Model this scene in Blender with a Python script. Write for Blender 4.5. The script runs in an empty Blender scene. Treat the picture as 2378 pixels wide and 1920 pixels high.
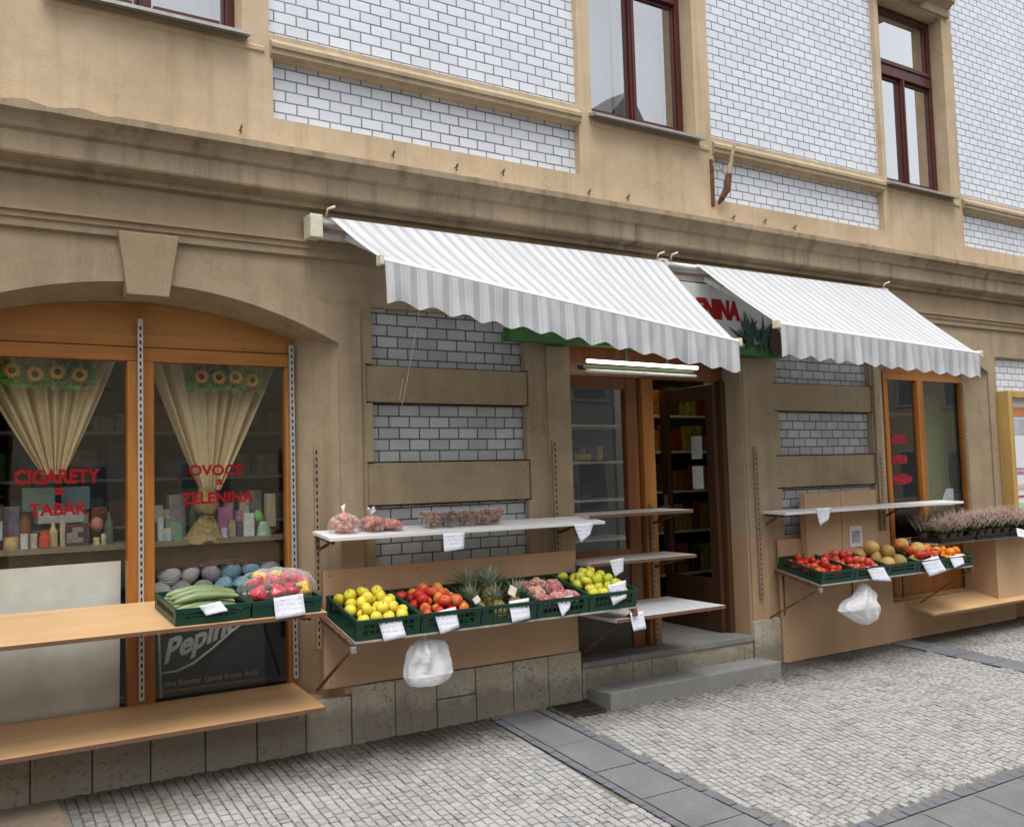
import bpy, bmesh, math, random
from mathutils import Vector, Matrix, Euler, noise as mnoise
random.seed(7)
PI = math.pi
SC = bpy.context.scene
COL = SC.collection

# ------------------------------------------------------------------ camera
CAM_R = ((0.83499401, -0.54947721, -0.02932233),
         (0.0122546, 0.07184441, -0.99734057),
         (0.55012256, 0.83241407, 0.06672327))
FPX, CX, CY, CAMZ, DIST = 2255.62, 1189.0, 960.0, 1.562, 5.5
cd = bpy.data.cameras.new('camera')
cam = bpy.data.objects.new('camera', cd)
COL.objects.link(cam)
cd.sensor_width = 36
cd.lens = FPX / 2378 * 36
cd.clip_start = 0.05
cd.clip_end = 2000
R = CAM_R
cam.matrix_world = Matrix(((R[0][0], -R[1][0], -R[2][0], 0), (R[0][1], -R[1][1], -R[2][1], -DIST),
                           (R[0][2], -R[1][2], -R[2][2], CAMZ), (0, 0, 0, 1)))
SC.camera = cam

def ray(px, py):
    c = ((px - CX) / FPX, (py - CY) / FPX, 1.0)
    return Vector([sum(R[i][k] * c[i] for i in range(3)) for k in range(3)])
def at(px, py, Y):                    # photo pixel -> point on the plane y = Y
    r = ray(px, py); t = (Y + DIST) / r.y
    return Vector((r.x * t, Y, r.z * t + CAMZ))
G0, GT = 0.02, 0.131                  # the pavement falls away from the house
def gz(y): return G0 + GT * y

# ------------------------------------------------------------------ node helpers
class NT:
    def __init__(s, name):
        s.m = bpy.data.materials.new(name); s.m.use_nodes = True
        s.t = s.m.node_tree; s.t.nodes.clear()
        s.out = s.t.nodes.new('ShaderNodeOutputMaterial')
        s.co = s.t.nodes.new('ShaderNodeTexCoord')
    def n(s, typ, **kw):
        nd = s.t.nodes.new(typ)
        for k, v in kw.items():
            if k.startswith('i_'):
                nd.inputs[k[2:].replace('_', ' ')].default_value = v
            else:
                setattr(nd, k, v)
        return nd
    def l(s, a, b): s.t.links.new(a, b)
    def val(s, sock, v):
        if hasattr(v, 'is_output'): s.l(v, sock)
        else: sock.default_value = v
    def math(s, op, a, b=None, c=None, clamp=False):
        nd = s.n('ShaderNodeMath', operation=op, use_clamp=clamp)
        s.val(nd.inputs[0], a)
        if b is not None: s.val(nd.inputs[1], b)
        if c is not None: s.val(nd.inputs[2], c)
        return nd.outputs[0]
    def mapping(s, scale=(1, 1, 1), loc=(0, 0, 0), rot=(0, 0, 0), src=None):
        nd = s.n('ShaderNodeMapping')
        s.l(src or s.co.outputs['Object'], nd.inputs[0])
        nd.inputs['Scale'].default_value = scale; nd.inputs['Location'].default_value = loc
        nd.inputs['Rotation'].default_value = rot
        return nd.outputs[0]
    def noise(s, vec=None, scale=5, detail=4, rough=0.55):
        nd = s.n('ShaderNodeTexNoise')
        nd.inputs['Scale'].default_value = scale; nd.inputs['Detail'].default_value = detail
        nd.inputs['Roughness'].default_value = rough
        s.l(vec or s.co.outputs['Object'], nd.inputs['Vector'])
        return nd.outputs['Fac']
    def ramp(s, fac, stops):
        nd = s.n('ShaderNodeValToRGB'); s.l(fac, nd.inputs[0])
        e = nd.color_ramp.elements
        while len(e) < len(stops): e.new(0.5)
        for el, (p, c) in zip(e, stops):
            el.position = p; el.color = c if len(c) == 4 else (*c, 1)
        return nd.outputs[0]
    def mix(s, fac, a, b, mode='MIX'):
        nd = s.n('ShaderNodeMix', data_type='RGBA', blend_type=mode)
        s.val(nd.inputs[0], fac)
        for sock, v in ((nd.inputs[6], a), (nd.inputs[7], b)):
            if hasattr(v, 'is_output'): s.l(v, sock)
            else: sock.default_value = v if len(v) == 4 else (*v, 1)
        return nd.outputs[2]
    def rnd(s): return s.n('ShaderNodeObjectInfo').outputs['Random']
    def bump(s, h, strength=0.3, dist=0.01, normal=None):
        nd = s.n('ShaderNodeBump'); nd.inputs['Strength'].default_value = strength
        nd.inputs['Distance'].default_value = dist
        s.l(h, nd.inputs['Height'])
        if normal: s.l(normal, nd.inputs['Normal'])
        return nd.outputs[0]
    def bsdf(s, col, rough=0.7, spec=0.4, normal=None, metal=0.0, trans=0.0, alpha=None, sss=0.0):
        b = s.n('ShaderNodeBsdfPrincipled')
        if hasattr(col, 'is_output'): s.l(col, b.inputs['Base Color'])
        else: b.inputs['Base Color'].default_value = (*col, 1) if len(col) == 3 else col
        s.val(b.inputs['Roughness'], rough)
        b.inputs['Specular IOR Level'].default_value = spec
        b.inputs['Metallic'].default_value = metal
        b.inputs['Transmission Weight'].default_value = trans
        if alpha is not None: s.val(b.inputs['Alpha'], alpha)
        if sss: 
            b.inputs['Subsurface Weight'].default_value = sss
            b.inputs['Subsurface Scale'].default_value = 0.02
        if normal: s.l(normal, b.inputs['Normal'])
        return b.outputs[0]
    def fres(s, ior):      # a thin pane reflects alike from both sides
        fr = s.n('ShaderNodeFresnel'); g = s.n('ShaderNodeNewGeometry')
        s.l(s.math('ADD', s.math('MULTIPLY', g.outputs['Backfacing'], 1 / ior - ior), ior), fr.inputs['IOR'])
        return fr
    def done(s, sh):
        s.l(sh, s.out.inputs[0]); return s.m

def m_plain(name, col, rough=0.6, spec=0.4, var=0.12, scale=30, bump=0.15, metal=0.0, hue=0.0):
    t = NT(name)
    nz = t.noise(scale=scale)
    lo = tuple(c * (1 - var) for c in col); hi = tuple(min(1, c * (1 + var)) for c in col)
    c = t.ramp(nz, [(0.3, lo), (0.7, hi)])
    if hue:
        c = t.mix(t.math('MULTIPLY', t.rnd(), hue), c, tuple(x * 0.55 for x in col))
    return t.done(t.bsdf(c, rough, spec, t.bump(nz, bump, 0.003), metal))

def m_plaster(name, col, stain, stain_amt=0.5, streak=0.3, grain=0.5, dado=None):
    t = NT(name)
    big = t.noise(scale=0.9, detail=6, rough=0.62)
    mid = t.noise(scale=6, detail=5, rough=0.65)
    fine = t.noise(scale=130, detail=3, rough=0.6)
    st = t.noise(t.mapping((9, 9, 0.55)), scale=1.0, detail=5, rough=0.6)
    base = t.ramp(mid, [(0.25, tuple(c * 0.86 for c in col)), (0.55, col), (0.8, tuple(min(1, c * 1.1) for c in col))])
    if dado:
        z = t.n('ShaderNodeSeparateXYZ'); t.l(t.co.outputs['Object'], z.inputs[0])
        w = t.math('ADD', z.outputs[2], t.math('MULTIPLY', t.math('SUBTRACT', mid, 0.5), 0.03))
        f = t.math('LESS_THAN', w, dado[0])
        base = t.mix(f, base, dado[1])
    f1 = t.math('MULTIPLY', t.ramp(big, [(0.42, (0, 0, 0)), (0.72, (1, 1, 1))]), stain_amt)
    base = t.mix(f1, base, stain)
    f2 = t.math('MULTIPLY', t.ramp(st, [(0.5, (0, 0, 0)), (0.75, (1, 1, 1))]), streak)
    base = t.mix(f2, base, tuple(c * 0.75 for c in stain))
    ck = t.n('ShaderNodeTexVoronoi', feature='DISTANCE_TO_EDGE'); ck.inputs['Scale'].default_value = 1.3
    wv = t.n('ShaderNodeTexNoise'); wv.inputs['Scale'].default_value = 5; wv.inputs['Detail'].default_value = 5
    t.l(t.co.outputs['Object'], wv.inputs['Vector'])
    vs = t.n('ShaderNodeVectorMath', operation='SCALE'); t.l(wv.outputs['Color'], vs.inputs[0]); vs.inputs['Scale'].default_value = 0.35
    vd = t.n('ShaderNodeVectorMath', operation='ADD'); t.l(t.co.outputs['Object'], vd.inputs[0]); t.l(vs.outputs[0], vd.inputs[1]); t.l(vd.outputs[0], ck.inputs['Vector'])
    crk = t.math('MULTIPLY', t.math('LESS_THAN', ck.outputs['Distance'], 0.0035), t.math('GREATER_THAN', big, 0.52))
    base = t.mix(t.math('MULTIPLY', crk, 0.22), base, tuple(c * 0.35 for c in stain))
    chp = t.noise(scale=17, detail=6, rough=0.7)
    base = t.mix(t.math('MULTIPLY', t.ramp(chp, [(0.66, (0, 0, 0)), (0.69, (1, 1, 1))]), 0.5), base, tuple(c * 0.7 for c in stain))
    f3 = t.ramp(fine, [(0.30, (0.55, 0.55, 0.55)), (0.48, (1, 1, 1)), (0.75, (1.08, 1.08, 1.08))])
    base = t.mix(grain, base, f3, 'MULTIPLY')
    h = t.math('ADD', t.math('MULTIPLY', fine, 0.6), t.math('MULTIPLY', mid, 1.2))
    return t.done(t.bsdf(base, 0.9, 0.2, t.bump(h, 0.45, 0.006)))

def m_tile(name, col, dirt, gap=(0.07, 0.08, 0.105), var=0.1, off=(0, 0, 0), dirtamt=0.25, row=0.0695, wid=0.144, mort=0.0043):
    t = NT(name)
    sp = t.n('ShaderNodeSeparateXYZ'); t.l(t.co.outputs['Object'], sp.inputs[0])
    cb = t.n('ShaderNodeCombineXYZ')
    t.l(t.math('ADD', sp.outputs[0], off[0]), cb.inputs[0]); t.l(t.math('ADD', sp.outputs[2], off[2]), cb.inputs[1])
    wob = t.n('ShaderNodeTexNoise'); wob.inputs['Scale'].default_value = 3.0
    t.l(cb.outputs[0], wob.inputs['Vector'])
    vm = t.n('ShaderNodeVectorMath', operation='SCALE'); t.l(wob.outputs['Color'], vm.inputs[0]); vm.inputs['Scale'].default_value = 0.006
    va = t.n('ShaderNodeVectorMath', operation='ADD'); t.l(cb.outputs[0], va.inputs[0]); t.l(vm.outputs[0], va.inputs[1])
    b = t.n('ShaderNodeTexBrick')
    t.l(va.outputs[0], b.inputs['Vector'])
    b.inputs['Scale'].default_value = 1.0
    b.inputs['Brick Width'].default_value = wid; b.inputs['Row Height'].default_value = row
    b.inputs['Mortar Size'].default_value = mort; b.inputs['Mortar Smooth'].default_value = 0.35
    b.inputs['Color1'].default_value = (0, 0, 0, 1); b.inputs['Color2'].default_value = (1, 1, 1, 1)
    b.inputs['Mortar'].default_value = (0.5, 0.5, 0.5, 1)
    rgb = b.outputs['Color']
    c = t.ramp(rgb, [(0.0, tuple(x * (1 - var) for x in col)), (1.0, tuple(min(1, x * (1 + var * 0.5)) for x in col))])
    dn = t.noise(scale=1.7, detail=6, rough=0.65)
    c = t.mix(t.math('MULTIPLY', t.ramp(dn, [(0.45, (0, 0, 0)), (0.75, (1, 1, 1))]), dirtamt), c, dirt)
    cn = t.noise(scale=33, detail=5, rough=0.7)
    c = t.mix(t.math('MULTIPLY', t.ramp(cn, [(0.66, (0, 0, 0)), (0.70, (1, 1, 1))]), 0.45), c, tuple(g * 2.2 for g in gap))
    gn = t.noise(scale=7, detail=3)
    gc = t.ramp(gn, [(0.3, gap), (0.75, tuple(min(1, g * 2.2 + 0.02) for g in gap))])
    c = t.mix(b.outputs['Fac'], c, gc)
    h = t.math('SUBTRACT', 1.0, b.outputs['Fac'])
    h = t.math('ADD', h, t.math('MULTIPLY', t.noise(scale=14, detail=2), 0.25))
    r = t.math('ADD', t.math('MULTIPLY', b.outputs['Fac'], 0.5), 0.24)
    return t.done(t.bsdf(c, r, 0.5, t.bump(h, 0.5, 0.004)))

def m_wood(name, c0, c1, c2, axis='z', rough=0.35, scale=14, spec=0.45, rnd=0.0):
    t = NT(name)
    st = {'x': (0.05, 1, 1), 'y': (1, 0.05, 1), 'z': (1, 1, 0.05)}[axis]
    st = tuple(v * scale for v in st)
    n1 = t.noise(t.mapping(st), scale=1.0, detail=6, rough=0.6)
    n2 = t.noise(t.mapping(tuple(v * 7 for v in st)), scale=1.0, detail=3, rough=0.6)
    n3 = t.noise(scale=1.3, detail=3)
    f = t.math('ADD', t.math('MULTIPLY', n1, 0.75), t.math('MULTIPLY', n2, 0.25))
    c = t.ramp(f, [(0.28, c0), (0.5, c1), (0.72, c2)])
    c = t.mix(t.math('MULTIPLY', t.ramp(n3, [(0.45, (0, 0, 0)), (0.7, (1, 1, 1))]), 0.35), c, tuple(x * 0.6 for x in c0))
    sf = t.noise(t.mapping((45, 45, 4) if axis == 'x' else (6, 45, 45)), scale=1.0, detail=4, rough=0.7)
    c = t.mix(t.math('MULTIPLY', t.ramp(sf, [(0.64, (0, 0, 0)), (0.70, (1, 1, 1))]), 0.30), c, tuple(x * 0.5 for x in c1))
    if rnd: c = t.mix(t.math('MULTIPLY', t.rnd(), rnd), c, tuple(x * 0.5 for x in c0))
    return t.done(t.bsdf(c, rough, spec, t.bump(f, 0.2, 0.002)))

def m_stone(name, col, speck, sc=90, amt=0.7, rough=0.85, splash=None):
    t = NT(name)
    a = t.noise(scale=sc, detail=3, rough=0.6)
    b = t.noise(scale=3.2, detail=6, rough=0.65)
    pits = t.noise(scale=sc * 0.45, detail=4, rough=0.7)
    c = t.ramp(b, [(0.3, tuple(x * 0.75 for x in col)), (0.7, tuple(min(1, x * 1.12) for x in col))])
    msk = t.math('MULTIPLY', t.ramp(pits, [(0.54, (0, 0, 0)), (0.63, (1, 1, 1))]), t.ramp(b, [(0.36, (0.15, 0.15, 0.15)), (0.6, (1, 1, 1))]))
    c = t.mix(t.math('MULTIPLY', msk, amt), c, speck)
    c = t.mix(0.5, c, t.ramp(a, [(0.3, (0.6, 0.6, 0.6)), (0.7, (1, 1, 1))]), 'MULTIPLY')
    if splash:
        sp = t.n('ShaderNodeSeparateXYZ'); t.l(t.co.outputs['Object'], sp.inputs[0])
        zz = t.math('ADD', sp.outputs[2], t.math('MULTIPLY', t.noise(scale=6, detail=6, rough=0.7), -0.30))
        xx = t.math('MULTIPLY', t.math('SUBTRACT', 2.6, sp.outputs[0]), 0.10, clamp=True)
        m_ = t.ramp(t.math('SUBTRACT', zz, xx), [(0.0, (1, 1, 1)), (0.10, (0, 0, 0))])
        c = t.mix(t.math('MULTIPLY', m_, 0.55), c, splash)
    h = t.math('SUBTRACT', t.math('MULTIPLY', a, 0.5), msk)
    return t.done(t.bsdf(c, rough, 0.25, t.bump(h, 0.5, 0.004)))

def m_glass(name, refl=1.0, tint=(0.92, 0.95, 0.94), ior=1.5, rough=0.0):
    t = NT(name)
    fr = t.fres(ior)
    wv = t.bump(t.noise(scale=1.6, detail=1), 0.035, 0.05)
    f = t.math('MULTIPLY', fr.outputs[0], refl, clamp=True)
    tr = t.n('ShaderNodeBsdfTransparent'); tr.inputs[0].default_value = (*tint, 1)
    gl = t.n('ShaderNodeBsdfGlossy'); gl.inputs['Roughness'].default_value = rough; t.l(wv, gl.inputs['Normal'])
    mx = t.n('ShaderNodeMixShader'); t.l(f, mx.inputs[0]); t.l(tr.outputs[0], mx.inputs[1]); t.l(gl.outputs[0], mx.inputs[2])
    return t.done(mx.outputs[0])

def m_film(name, tint, dens=0.25, rough=0.12):
    t = NT(name)
    n = t.noise(scale=26, detail=4, rough=0.6)
    fr = t.fres(1.5)
    bp = t.bump(n, 0.9, 0.01)
    t.l(bp, fr.inputs['Normal'])
    tr = t.n('ShaderNodeBsdfTransparent'); tr.inputs[0].default_value = (0.96, 0.96, 0.96, 1)
    b = t.bsdf(tint, rough, 0.6, bp)
    f = t.math('ADD', t.math('MULTIPLY', t.ramp(n, [(0.4, (0, 0, 0)), (0.7, (1, 1, 1))]), dens), fr.outputs[0], clamp=True)
    mx = t.n('ShaderNodeMixShader'); t.l(f, mx.inputs[0]); t.l(tr.outputs[0], mx.inputs[1]); t.l(b, mx.inputs[2])
    return t.done(mx.outputs[0])

def m_emit(name, col, s):
    t = NT(name); e = t.n('ShaderNodeEmission'); e.inputs[0].default_value = (*col, 1); e.inputs[1].default_value = s
    return t.done(e.outputs[0])

def m_cloth(name, col, rough=0.9, trans=0.25, var=0.1, scale=60):
    t = NT(name)
    n = t.noise(scale=scale, detail=3)
    c = t.ramp(n, [(0.3, tuple(x * (1 - var) for x in col)), (0.7, tuple(min(1, x * (1 + var)) for x in col))])
    d = t.bsdf(c, rough, 0.15, t.bump(n, 0.2, 0.002))
    tl = t.n('ShaderNodeBsdfTranslucent'); t.l(c, tl.inputs[0])
    mx = t.n('ShaderNodeMixShader'); mx.inputs[0].default_value = trans
    t.l(d, mx.inputs[1]); t.l(tl.outputs[0], mx.inputs[2])
    return t.done(mx.outputs[0])

# ------------------------------------------------------------------ mesh helper
class MB:
    def __init__(s): s.v = []; s.f = []; s.mi = []; s.cur = 0
    def q(s, *pts):
        i = len(s.v); s.v += [tuple(p) for p in pts]; s.f.append(tuple(range(i, i + len(pts)))); s.mi.append(s.cur); return s
    def box(s, x0, x1, y0, y1, z0, z1, M=None):
        c = [(x0, y0, z0), (x1, y0, z0), (x1, y1, z0), (x0, y1, z0), (x0, y0, z1), (x1, y0, z1), (x1, y1, z1), (x0, y1, z1)]
        if M is not None: c = [tuple(M @ Vector(p)) for p in c]
        i = len(s.v); s.v += c
        for f in ((0, 3, 2, 1), (4, 5, 6, 7), (0, 1, 5, 4), (1, 2, 6, 5), (2, 3, 7, 6), (3, 0, 4, 7)):
            s.f.append(tuple(i + k for k in f)); s.mi.append(s.cur)
        return s
    def bar(s, a, b, w, h, up=(0, 0, 1)):
        a = Vector(a); b = Vector(b); d = b - a; L = d.length; d.normalize()
        u = Vector(up); sx = d.cross(u)
        if sx.length < 1e-4: sx = d.cross(Vector((0, 1, 0)))
        sx.normalize(); uz = sx.cross(d)
        M = Matrix(((sx.x, d.x, uz.x, a.x), (sx.y, d.y, uz.y, a.y), (sx.z, d.z, uz.z, a.z), (0, 0, 0, 1)))
        return s.box(-w / 2, w / 2, 0, L, -h / 2, h / 2, M)
    def grid(s, rows, close_u=False, close_v=False):
        nu = len(rows); nv = len(rows[0]); i = len(s.v)
        for r in rows: s.v += [tuple(p) for p in r]
        for a in range(nu if close_u else nu - 1):
            for b in range(nv if close_v else nv - 1):
                a2 = (a + 1) % nu; b2 = (b + 1) % nv
                s.f.append((i + a * nv + b, i + a * nv + b2, i + a2 * nv + b2, i + a2 * nv + b)); s.mi.append(s.cur)
        return s
    def lathe(s, prof, n=16, M=None, sx=1, sy=1):
        rows = []
        for r, z in prof:
            row = []
            for k in range(n):
                p = Vector((r * sx * math.cos(2 * PI * k / n), r * sy * math.sin(2 * PI * k / n), z))
                row.append(M @ p if M is not None else p)
            rows.append(row)
        return s.grid(rows, close_v=True)
    def tube(s, pts, r, n=8):
        pts = [Vector(p) for p in pts]; rows = []
        rr = r if isinstance(r, (list, tuple)) else [r] * len(pts)
        for i, p in enumerate(pts):
            d = (pts[min(i + 1, len(pts) - 1)] - pts[max(i - 1, 0)]).normalized()
            u = d.cross(Vector((0, 0, 1)))
            if u.length < 0.05: u = d.cross(Vector((1, 0, 0)))
            u.normalize(); w = d.cross(u)
            rows.append([p + (u * math.cos(2 * PI * k / n) + w * math.sin(2 * PI * k / n)) * rr[i] for k in range(n)])
        s.grid(rows, close_v=True)
        i = len(s.v) - n * len(pts)
        s.f.append(tuple(i + k for k in range(n))); s.mi.append(s.cur)
        j = len(s.v) - n
        s.f.append(tuple(j + n - 1 - k for k in range(n))); s.mi.append(s.cur)
        return s
    def extrude_x(s, prof, x0, x1, nx=1):     # profile of (y, z)
        rows = []
        for k in range(nx + 1):
            x = x0 + (x1 - x0) * k / nx
            rows.append([(x, y, z) for y, z in prof])
        s.grid(rows)
        s.q(*[(x0, y, z) for y, z in prof]); s.q(*[(x1, y, z) for y, z in reversed(prof)])
        return s
    def mesh(s, name, mats, smooth=False):
        me = bpy.data.meshes.new(name)
        me.from_pydata(s.v, [], s.f)
        for m in (mats if isinstance(mats, (list, tuple)) else [mats]): me.materials.append(m)
        if len(me.materials) > 1: me.polygons.foreach_set('material_index', s.mi)
        bm = bmesh.new(); bm.from_mesh(me)
        bmesh.ops.remove_doubles(bm, verts=bm.verts, dist=1e-5)
        bmesh.ops.recalc_face_normals(bm, faces=bm.faces)
        bm.to_mesh(me); bm.free()
        if smooth: me.polygons.foreach_set('use_smooth', [True] * len(me.polygons))
        me.update()
        return me
    def build(s, name, mats, parent=None, bevel=0.0, smooth=False, segs=2):
        o = bpy.data.objects.new(name, s.mesh(name, mats, smooth))
        COL.objects.link(o)
        if parent: o.parent = parent
        if bevel:
            b = o.modifiers.new('bevel', 'BEVEL'); b.width = bevel; b.segments = segs; b.limit_method = 'ANGLE'
            b.angle_limit = math.radians(40)
        return o

def tag(o, label, cat, group=None, kind=None):
    if label: o['label'] = label
    if cat: o['category'] = cat
    if group: o['group'] = group
    if kind: o['kind'] = kind
    return o
def thing(name, label, cat, loc=(0, 0, 0), rot=(0, 0, 0), group=None):
    o = bpy.data.objects.new(name, None); COL.objects.link(o)
    o.location = loc; o.rotation_euler = rot; o.empty_display_size = 0.1
    return tag(o, label, cat, group)
def structure(o): o['kind'] = 'structure'; return o
def dup(root, loc, rot=None, label=None, group=None, scale=None):
    r = root.copy(); COL.objects.link(r); r.location = loc
    if rot is not None: r.rotation_euler = rot
    if scale is not None: r.scale = scale if hasattr(scale, '__len__') else (scale,) * 3
    if label: r['label'] = label
    if group: r['group'] = group
    for ch in list(root.children):
        c = ch.copy(); COL.objects.link(c); c.parent = r
        for g in list(ch.children):
            d = g.copy(); COL.objects.link(d); d.parent = c
    return r
def inst(me, name, loc, rot=(0, 0, 0), scale=1.0, parent=None):
    o = bpy.data.objects.new(name, me); COL.objects.link(o)
    o.location = loc; o.rotation_euler = rot
    o.scale = scale if hasattr(scale, '__len__') else (scale,) * 3
    if parent: o.parent = parent
    return o
def text_obj(name, body, mat, x0, x1, z0, z1, y, parent, bold=0.0, ext=0.001, shear=0.0):
    cu = bpy.data.curves.new('txt', 'FONT'); cu.body = body; cu.size = 1.0; cu.offset = bold; cu.extrude = 0.0; cu.shear = shear
    cu.resolution_u = 3
    to = bpy.data.objects.new('txt', cu); COL.objects.link(to)
    dg = bpy.context.evaluated_depsgraph_get(); dg.update()
    me = bpy.data.meshes.new_from_object(to.evaluated_get(dg))
    bpy.data.objects.remove(to); bpy.data.curves.remove(cu)
    xs = [v.co.x for v in me.vertices]; ys = [v.co.y for v in me.vertices]
    a, b, c, d = min(xs), max(xs), min(ys), max(ys)
    for v in me.vertices:
        v.co = Vector((x0 + (v.co.x - a) / (b - a) * (x1 - x0), y, z0 + (v.co.y - c) / (d - c) * (z1 - z0)))
    bm = bmesh.new(); bm.from_mesh(me)
    r = bmesh.ops.extrude_face_region(bm, geom=list(bm.faces))
    for e in r['geom']:
        if isinstance(e, bmesh.types.BMVert): e.co.y -= ext
    bm.to_mesh(me); bm.free()
    me.materials.clear(); me.materials.append(mat)
    me.polygons.foreach_set('use_smooth', [False] * len(me.polygons)); me.polygons.foreach_set('material_index', [0] * len(me.polygons))
    o = bpy.data.objects.new(name, me); COL.objects.link(o)
    if parent: o.parent = parent
    return o

# ------------------------------------------------------------------ materials
M = {}
M['up'] = m_plaster('upper_plaster', (0.615, 0.482, 0.325), (0.42, 0.31, 0.19), 0.8, 0.5)
M['gf'] = m_plaster('ground_plaster', (0.41, 0.32, 0.212), (0.235, 0.178, 0.115), 0.65, 0.5, dado=(1.03, (0.46, 0.30, 0.18)))  # darker paint, with some of the awning shade put into its colour
M['band'] = m_plaster('band_plaster', (0.40, 0.31, 0.20), (0.24, 0.18, 0.11), 0.6, 0.35)
M['cor'] = m_plaster('cornice_plaster', (0.41, 0.32, 0.215), (0.16, 0.125, 0.085), 0.6, 0.75)
M['mould'] = m_plaster('moulding_plaster', (0.46, 0.37, 0.25), (0.31, 0.24, 0.145), 0.6, 0.45)
M['frieze'] = m_plaster('frieze_plaster', (0.37, 0.28, 0.18), (0.20, 0.15, 0.10), 0.6, 0.3)
M['tile_w'] = m_tile('white_glazed_tile', (0.74, 0.775, 0.835), (0.60, 0.62, 0.65), var=0.07, gap=(0.12, 0.14, 0.18), dirtamt=0.35, mort=0.0056)
M['tile_g'] = m_tile('grey_glazed_tile', (0.47, 0.49, 0.505), (0.30, 0.295, 0.28), var=0.2, off=(0.03, 0, 0.0548), gap=(0.05, 0.055, 0.06), dirtamt=0.6, row=0.0727, wid=0.1455, mort=0.0056)
M['stone'] = m_stone('plinth_stone', (0.52, 0.465, 0.37), (0.13, 0.11, 0.08), splash=(0.12, 0.098, 0.068))
M['step'] = m_stone('step_stone', (0.265, 0.26, 0.245), (0.14, 0.13, 0.115), sc=150, amt=0.5)
M['slab'] = m_stone('slab_stone', (0.195, 0.196, 0.195), (0.12, 0.12, 0.12), sc=200, amt=0.45, rough=0.75)
M['mdf'] = m_wood('painted_board', (0.48, 0.30, 0.175), (0.53, 0.34, 0.205), (0.56, 0.37, 0.23), 'z', 0.6, 4, 0.25)
M['orange'] = m_wood('varnished_pine', (0.24, 0.085, 0.018), (0.40, 0.162, 0.036), (0.48, 0.222, 0.056), 'x', 0.3, 10)
M['orangev'] = m_wood('varnished_pine_upright', (0.24, 0.075, 0.016), (0.395, 0.15, 0.032), (0.47, 0.21, 0.05), 'z', 0.3, 14)
M['doorwood'] = m_wood('red_brown_wood', (0.15, 0.05, 0.02), (0.225, 0.078, 0.028), (0.28, 0.105, 0.04), 'z', 0.32, 14)
M['darkwood'] = m_wood('dark_brown_wood', (0.055, 0.028, 0.015), (0.09, 0.042, 0.02), (0.13, 0.06, 0.03), 'z', 0.35, 14)
M['greybrown'] = m_wood('grey_brown_wood', (0.06, 0.045, 0.033), (0.085, 0.066, 0.05), (0.11, 0.086, 0.065), 'z', 0.5, 10)
M['leafwood'] = m_wood('deep_brown_wood', (0.05, 0.024, 0.013), (0.08, 0.036, 0.018), (0.115, 0.052, 0.026), 'z', 0.35, 14)
M['winwood'] = m_wood('oxblood_window_paint', (0.05, 0.013, 0.012), (0.085, 0.019, 0.016), (0.12, 0.028, 0.02), 'z', 0.3, 10)
M['beech'] = m_wood('beech_laminate', (0.46, 0.275, 0.125), (0.55, 0.345, 0.17), (0.62, 0.41, 0.215), 'x', 0.42, 9, 0.35)
M['edge'] = m_plain('brown_edge_band', (0.16, 0.085, 0.05), 0.5)
M['white'] = m_plain('white_melamine', (0.74, 0.73, 0.72), 0.4, 0.4, 0.04)
M['greyshelf'] = m_plain('dusty_grey_melamine', (0.47, 0.43, 0.39), 0.5, 0.35, 0.1, 12)
M['rackboard'] = m_plain('weathered_grey_board', (.33, .31, .27), .7, .3, .35, 14)
M['ply'] = m_plain('pale_worn_board', (0.88, 0.86, 0.78), 0.7, 0.3, 0.1, 6)
M['metal'] = m_plain('grey_metal', (0.42, 0.41, 0.39), 0.4, 0.5, 0.15, 20, 0.1, 0.6)
M['railm'] = m_plain('galvanised_rail', (0.52, 0.51, 0.49), 0.45, 0.5, 0.12, 20, 0.1, 0.4)
M['railp'] = m_plain('rail_painted_like_wall', (0.30, 0.225, 0.15), 0.7, 0.3, 0.2, 15)
M['slot'] = m_plain('rail_slot_dark', (0.012, 0.011, 0.01), 0.9, 0.1)
M['rust'] = m_plain('rusty_brown_steel', (0.13, 0.062, 0.035), 0.8, 0.3, 0.5, 25, 0.5)
M['dark'] = m_plain('dark_steel', (0.05, 0.045, 0.042), 0.55, 0.4, 0.3)
M['green'] = m_plain('green_crate_plastic', (0.008, 0.048, 0.028), 0.4, 0.45, 0.15, 8, 0.1)
M['cream'] = m_plain('cream_painted_metal', (0.66, 0.62, 0.48), 0.45, 0.4, 0.1)
M['blackp'] = m_plain('black_plastic', (0.018, 0.018, 0.02), 0.45, 0.4)
M['terracotta'] = m_plain('brown_pot_plastic', (0.12, 0.06, 0.04), 0.55)
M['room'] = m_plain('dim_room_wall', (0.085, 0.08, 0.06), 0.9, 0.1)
M['roomy'] = m_plain('yellow_room_wall', (0.42, 0.34, 0.12), 0.9, 0.1)
M['paper'] = None
M['red'] = m_plain('red_lettering', (0.27, 0.008, 0.010), 0.7, 0.15, 0.05)
M['glass'] = m_glass('shop_glass', 2.6)
M['glassup'] = m_glass('upper_window_glass', 11.0, (0.9, 0.93, 0.95))
M['glassdoor'] = m_glass('door_glass', 3.0, (0.85, 0.88, 0.85))
M['tube'] = m_emit('lit_fluorescent_tube', (1.0, 0.97, 0.86), 4.0)
M['tubedim'] = m_plain('white_tube', (0.8, 0.8, 0.74), 0.3)
M['curtain'] = m_cloth('beige_curtain_cloth', (0.88, 0.70, 0.42), trans=0.15)
M['burlap'] = m_cloth('brown_gold_burlap', (0.42, 0.31, 0.13), trans=0.1, var=0.35, scale=45)
M['sheer'] = m_cloth('white_sheer_curtain', (0.93, 0.93, 0.94), trans=0.1, var=0.04)
M['film'] = m_film('clear_plastic_film', (0.9, 0.9, 0.9), 0.10)
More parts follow.
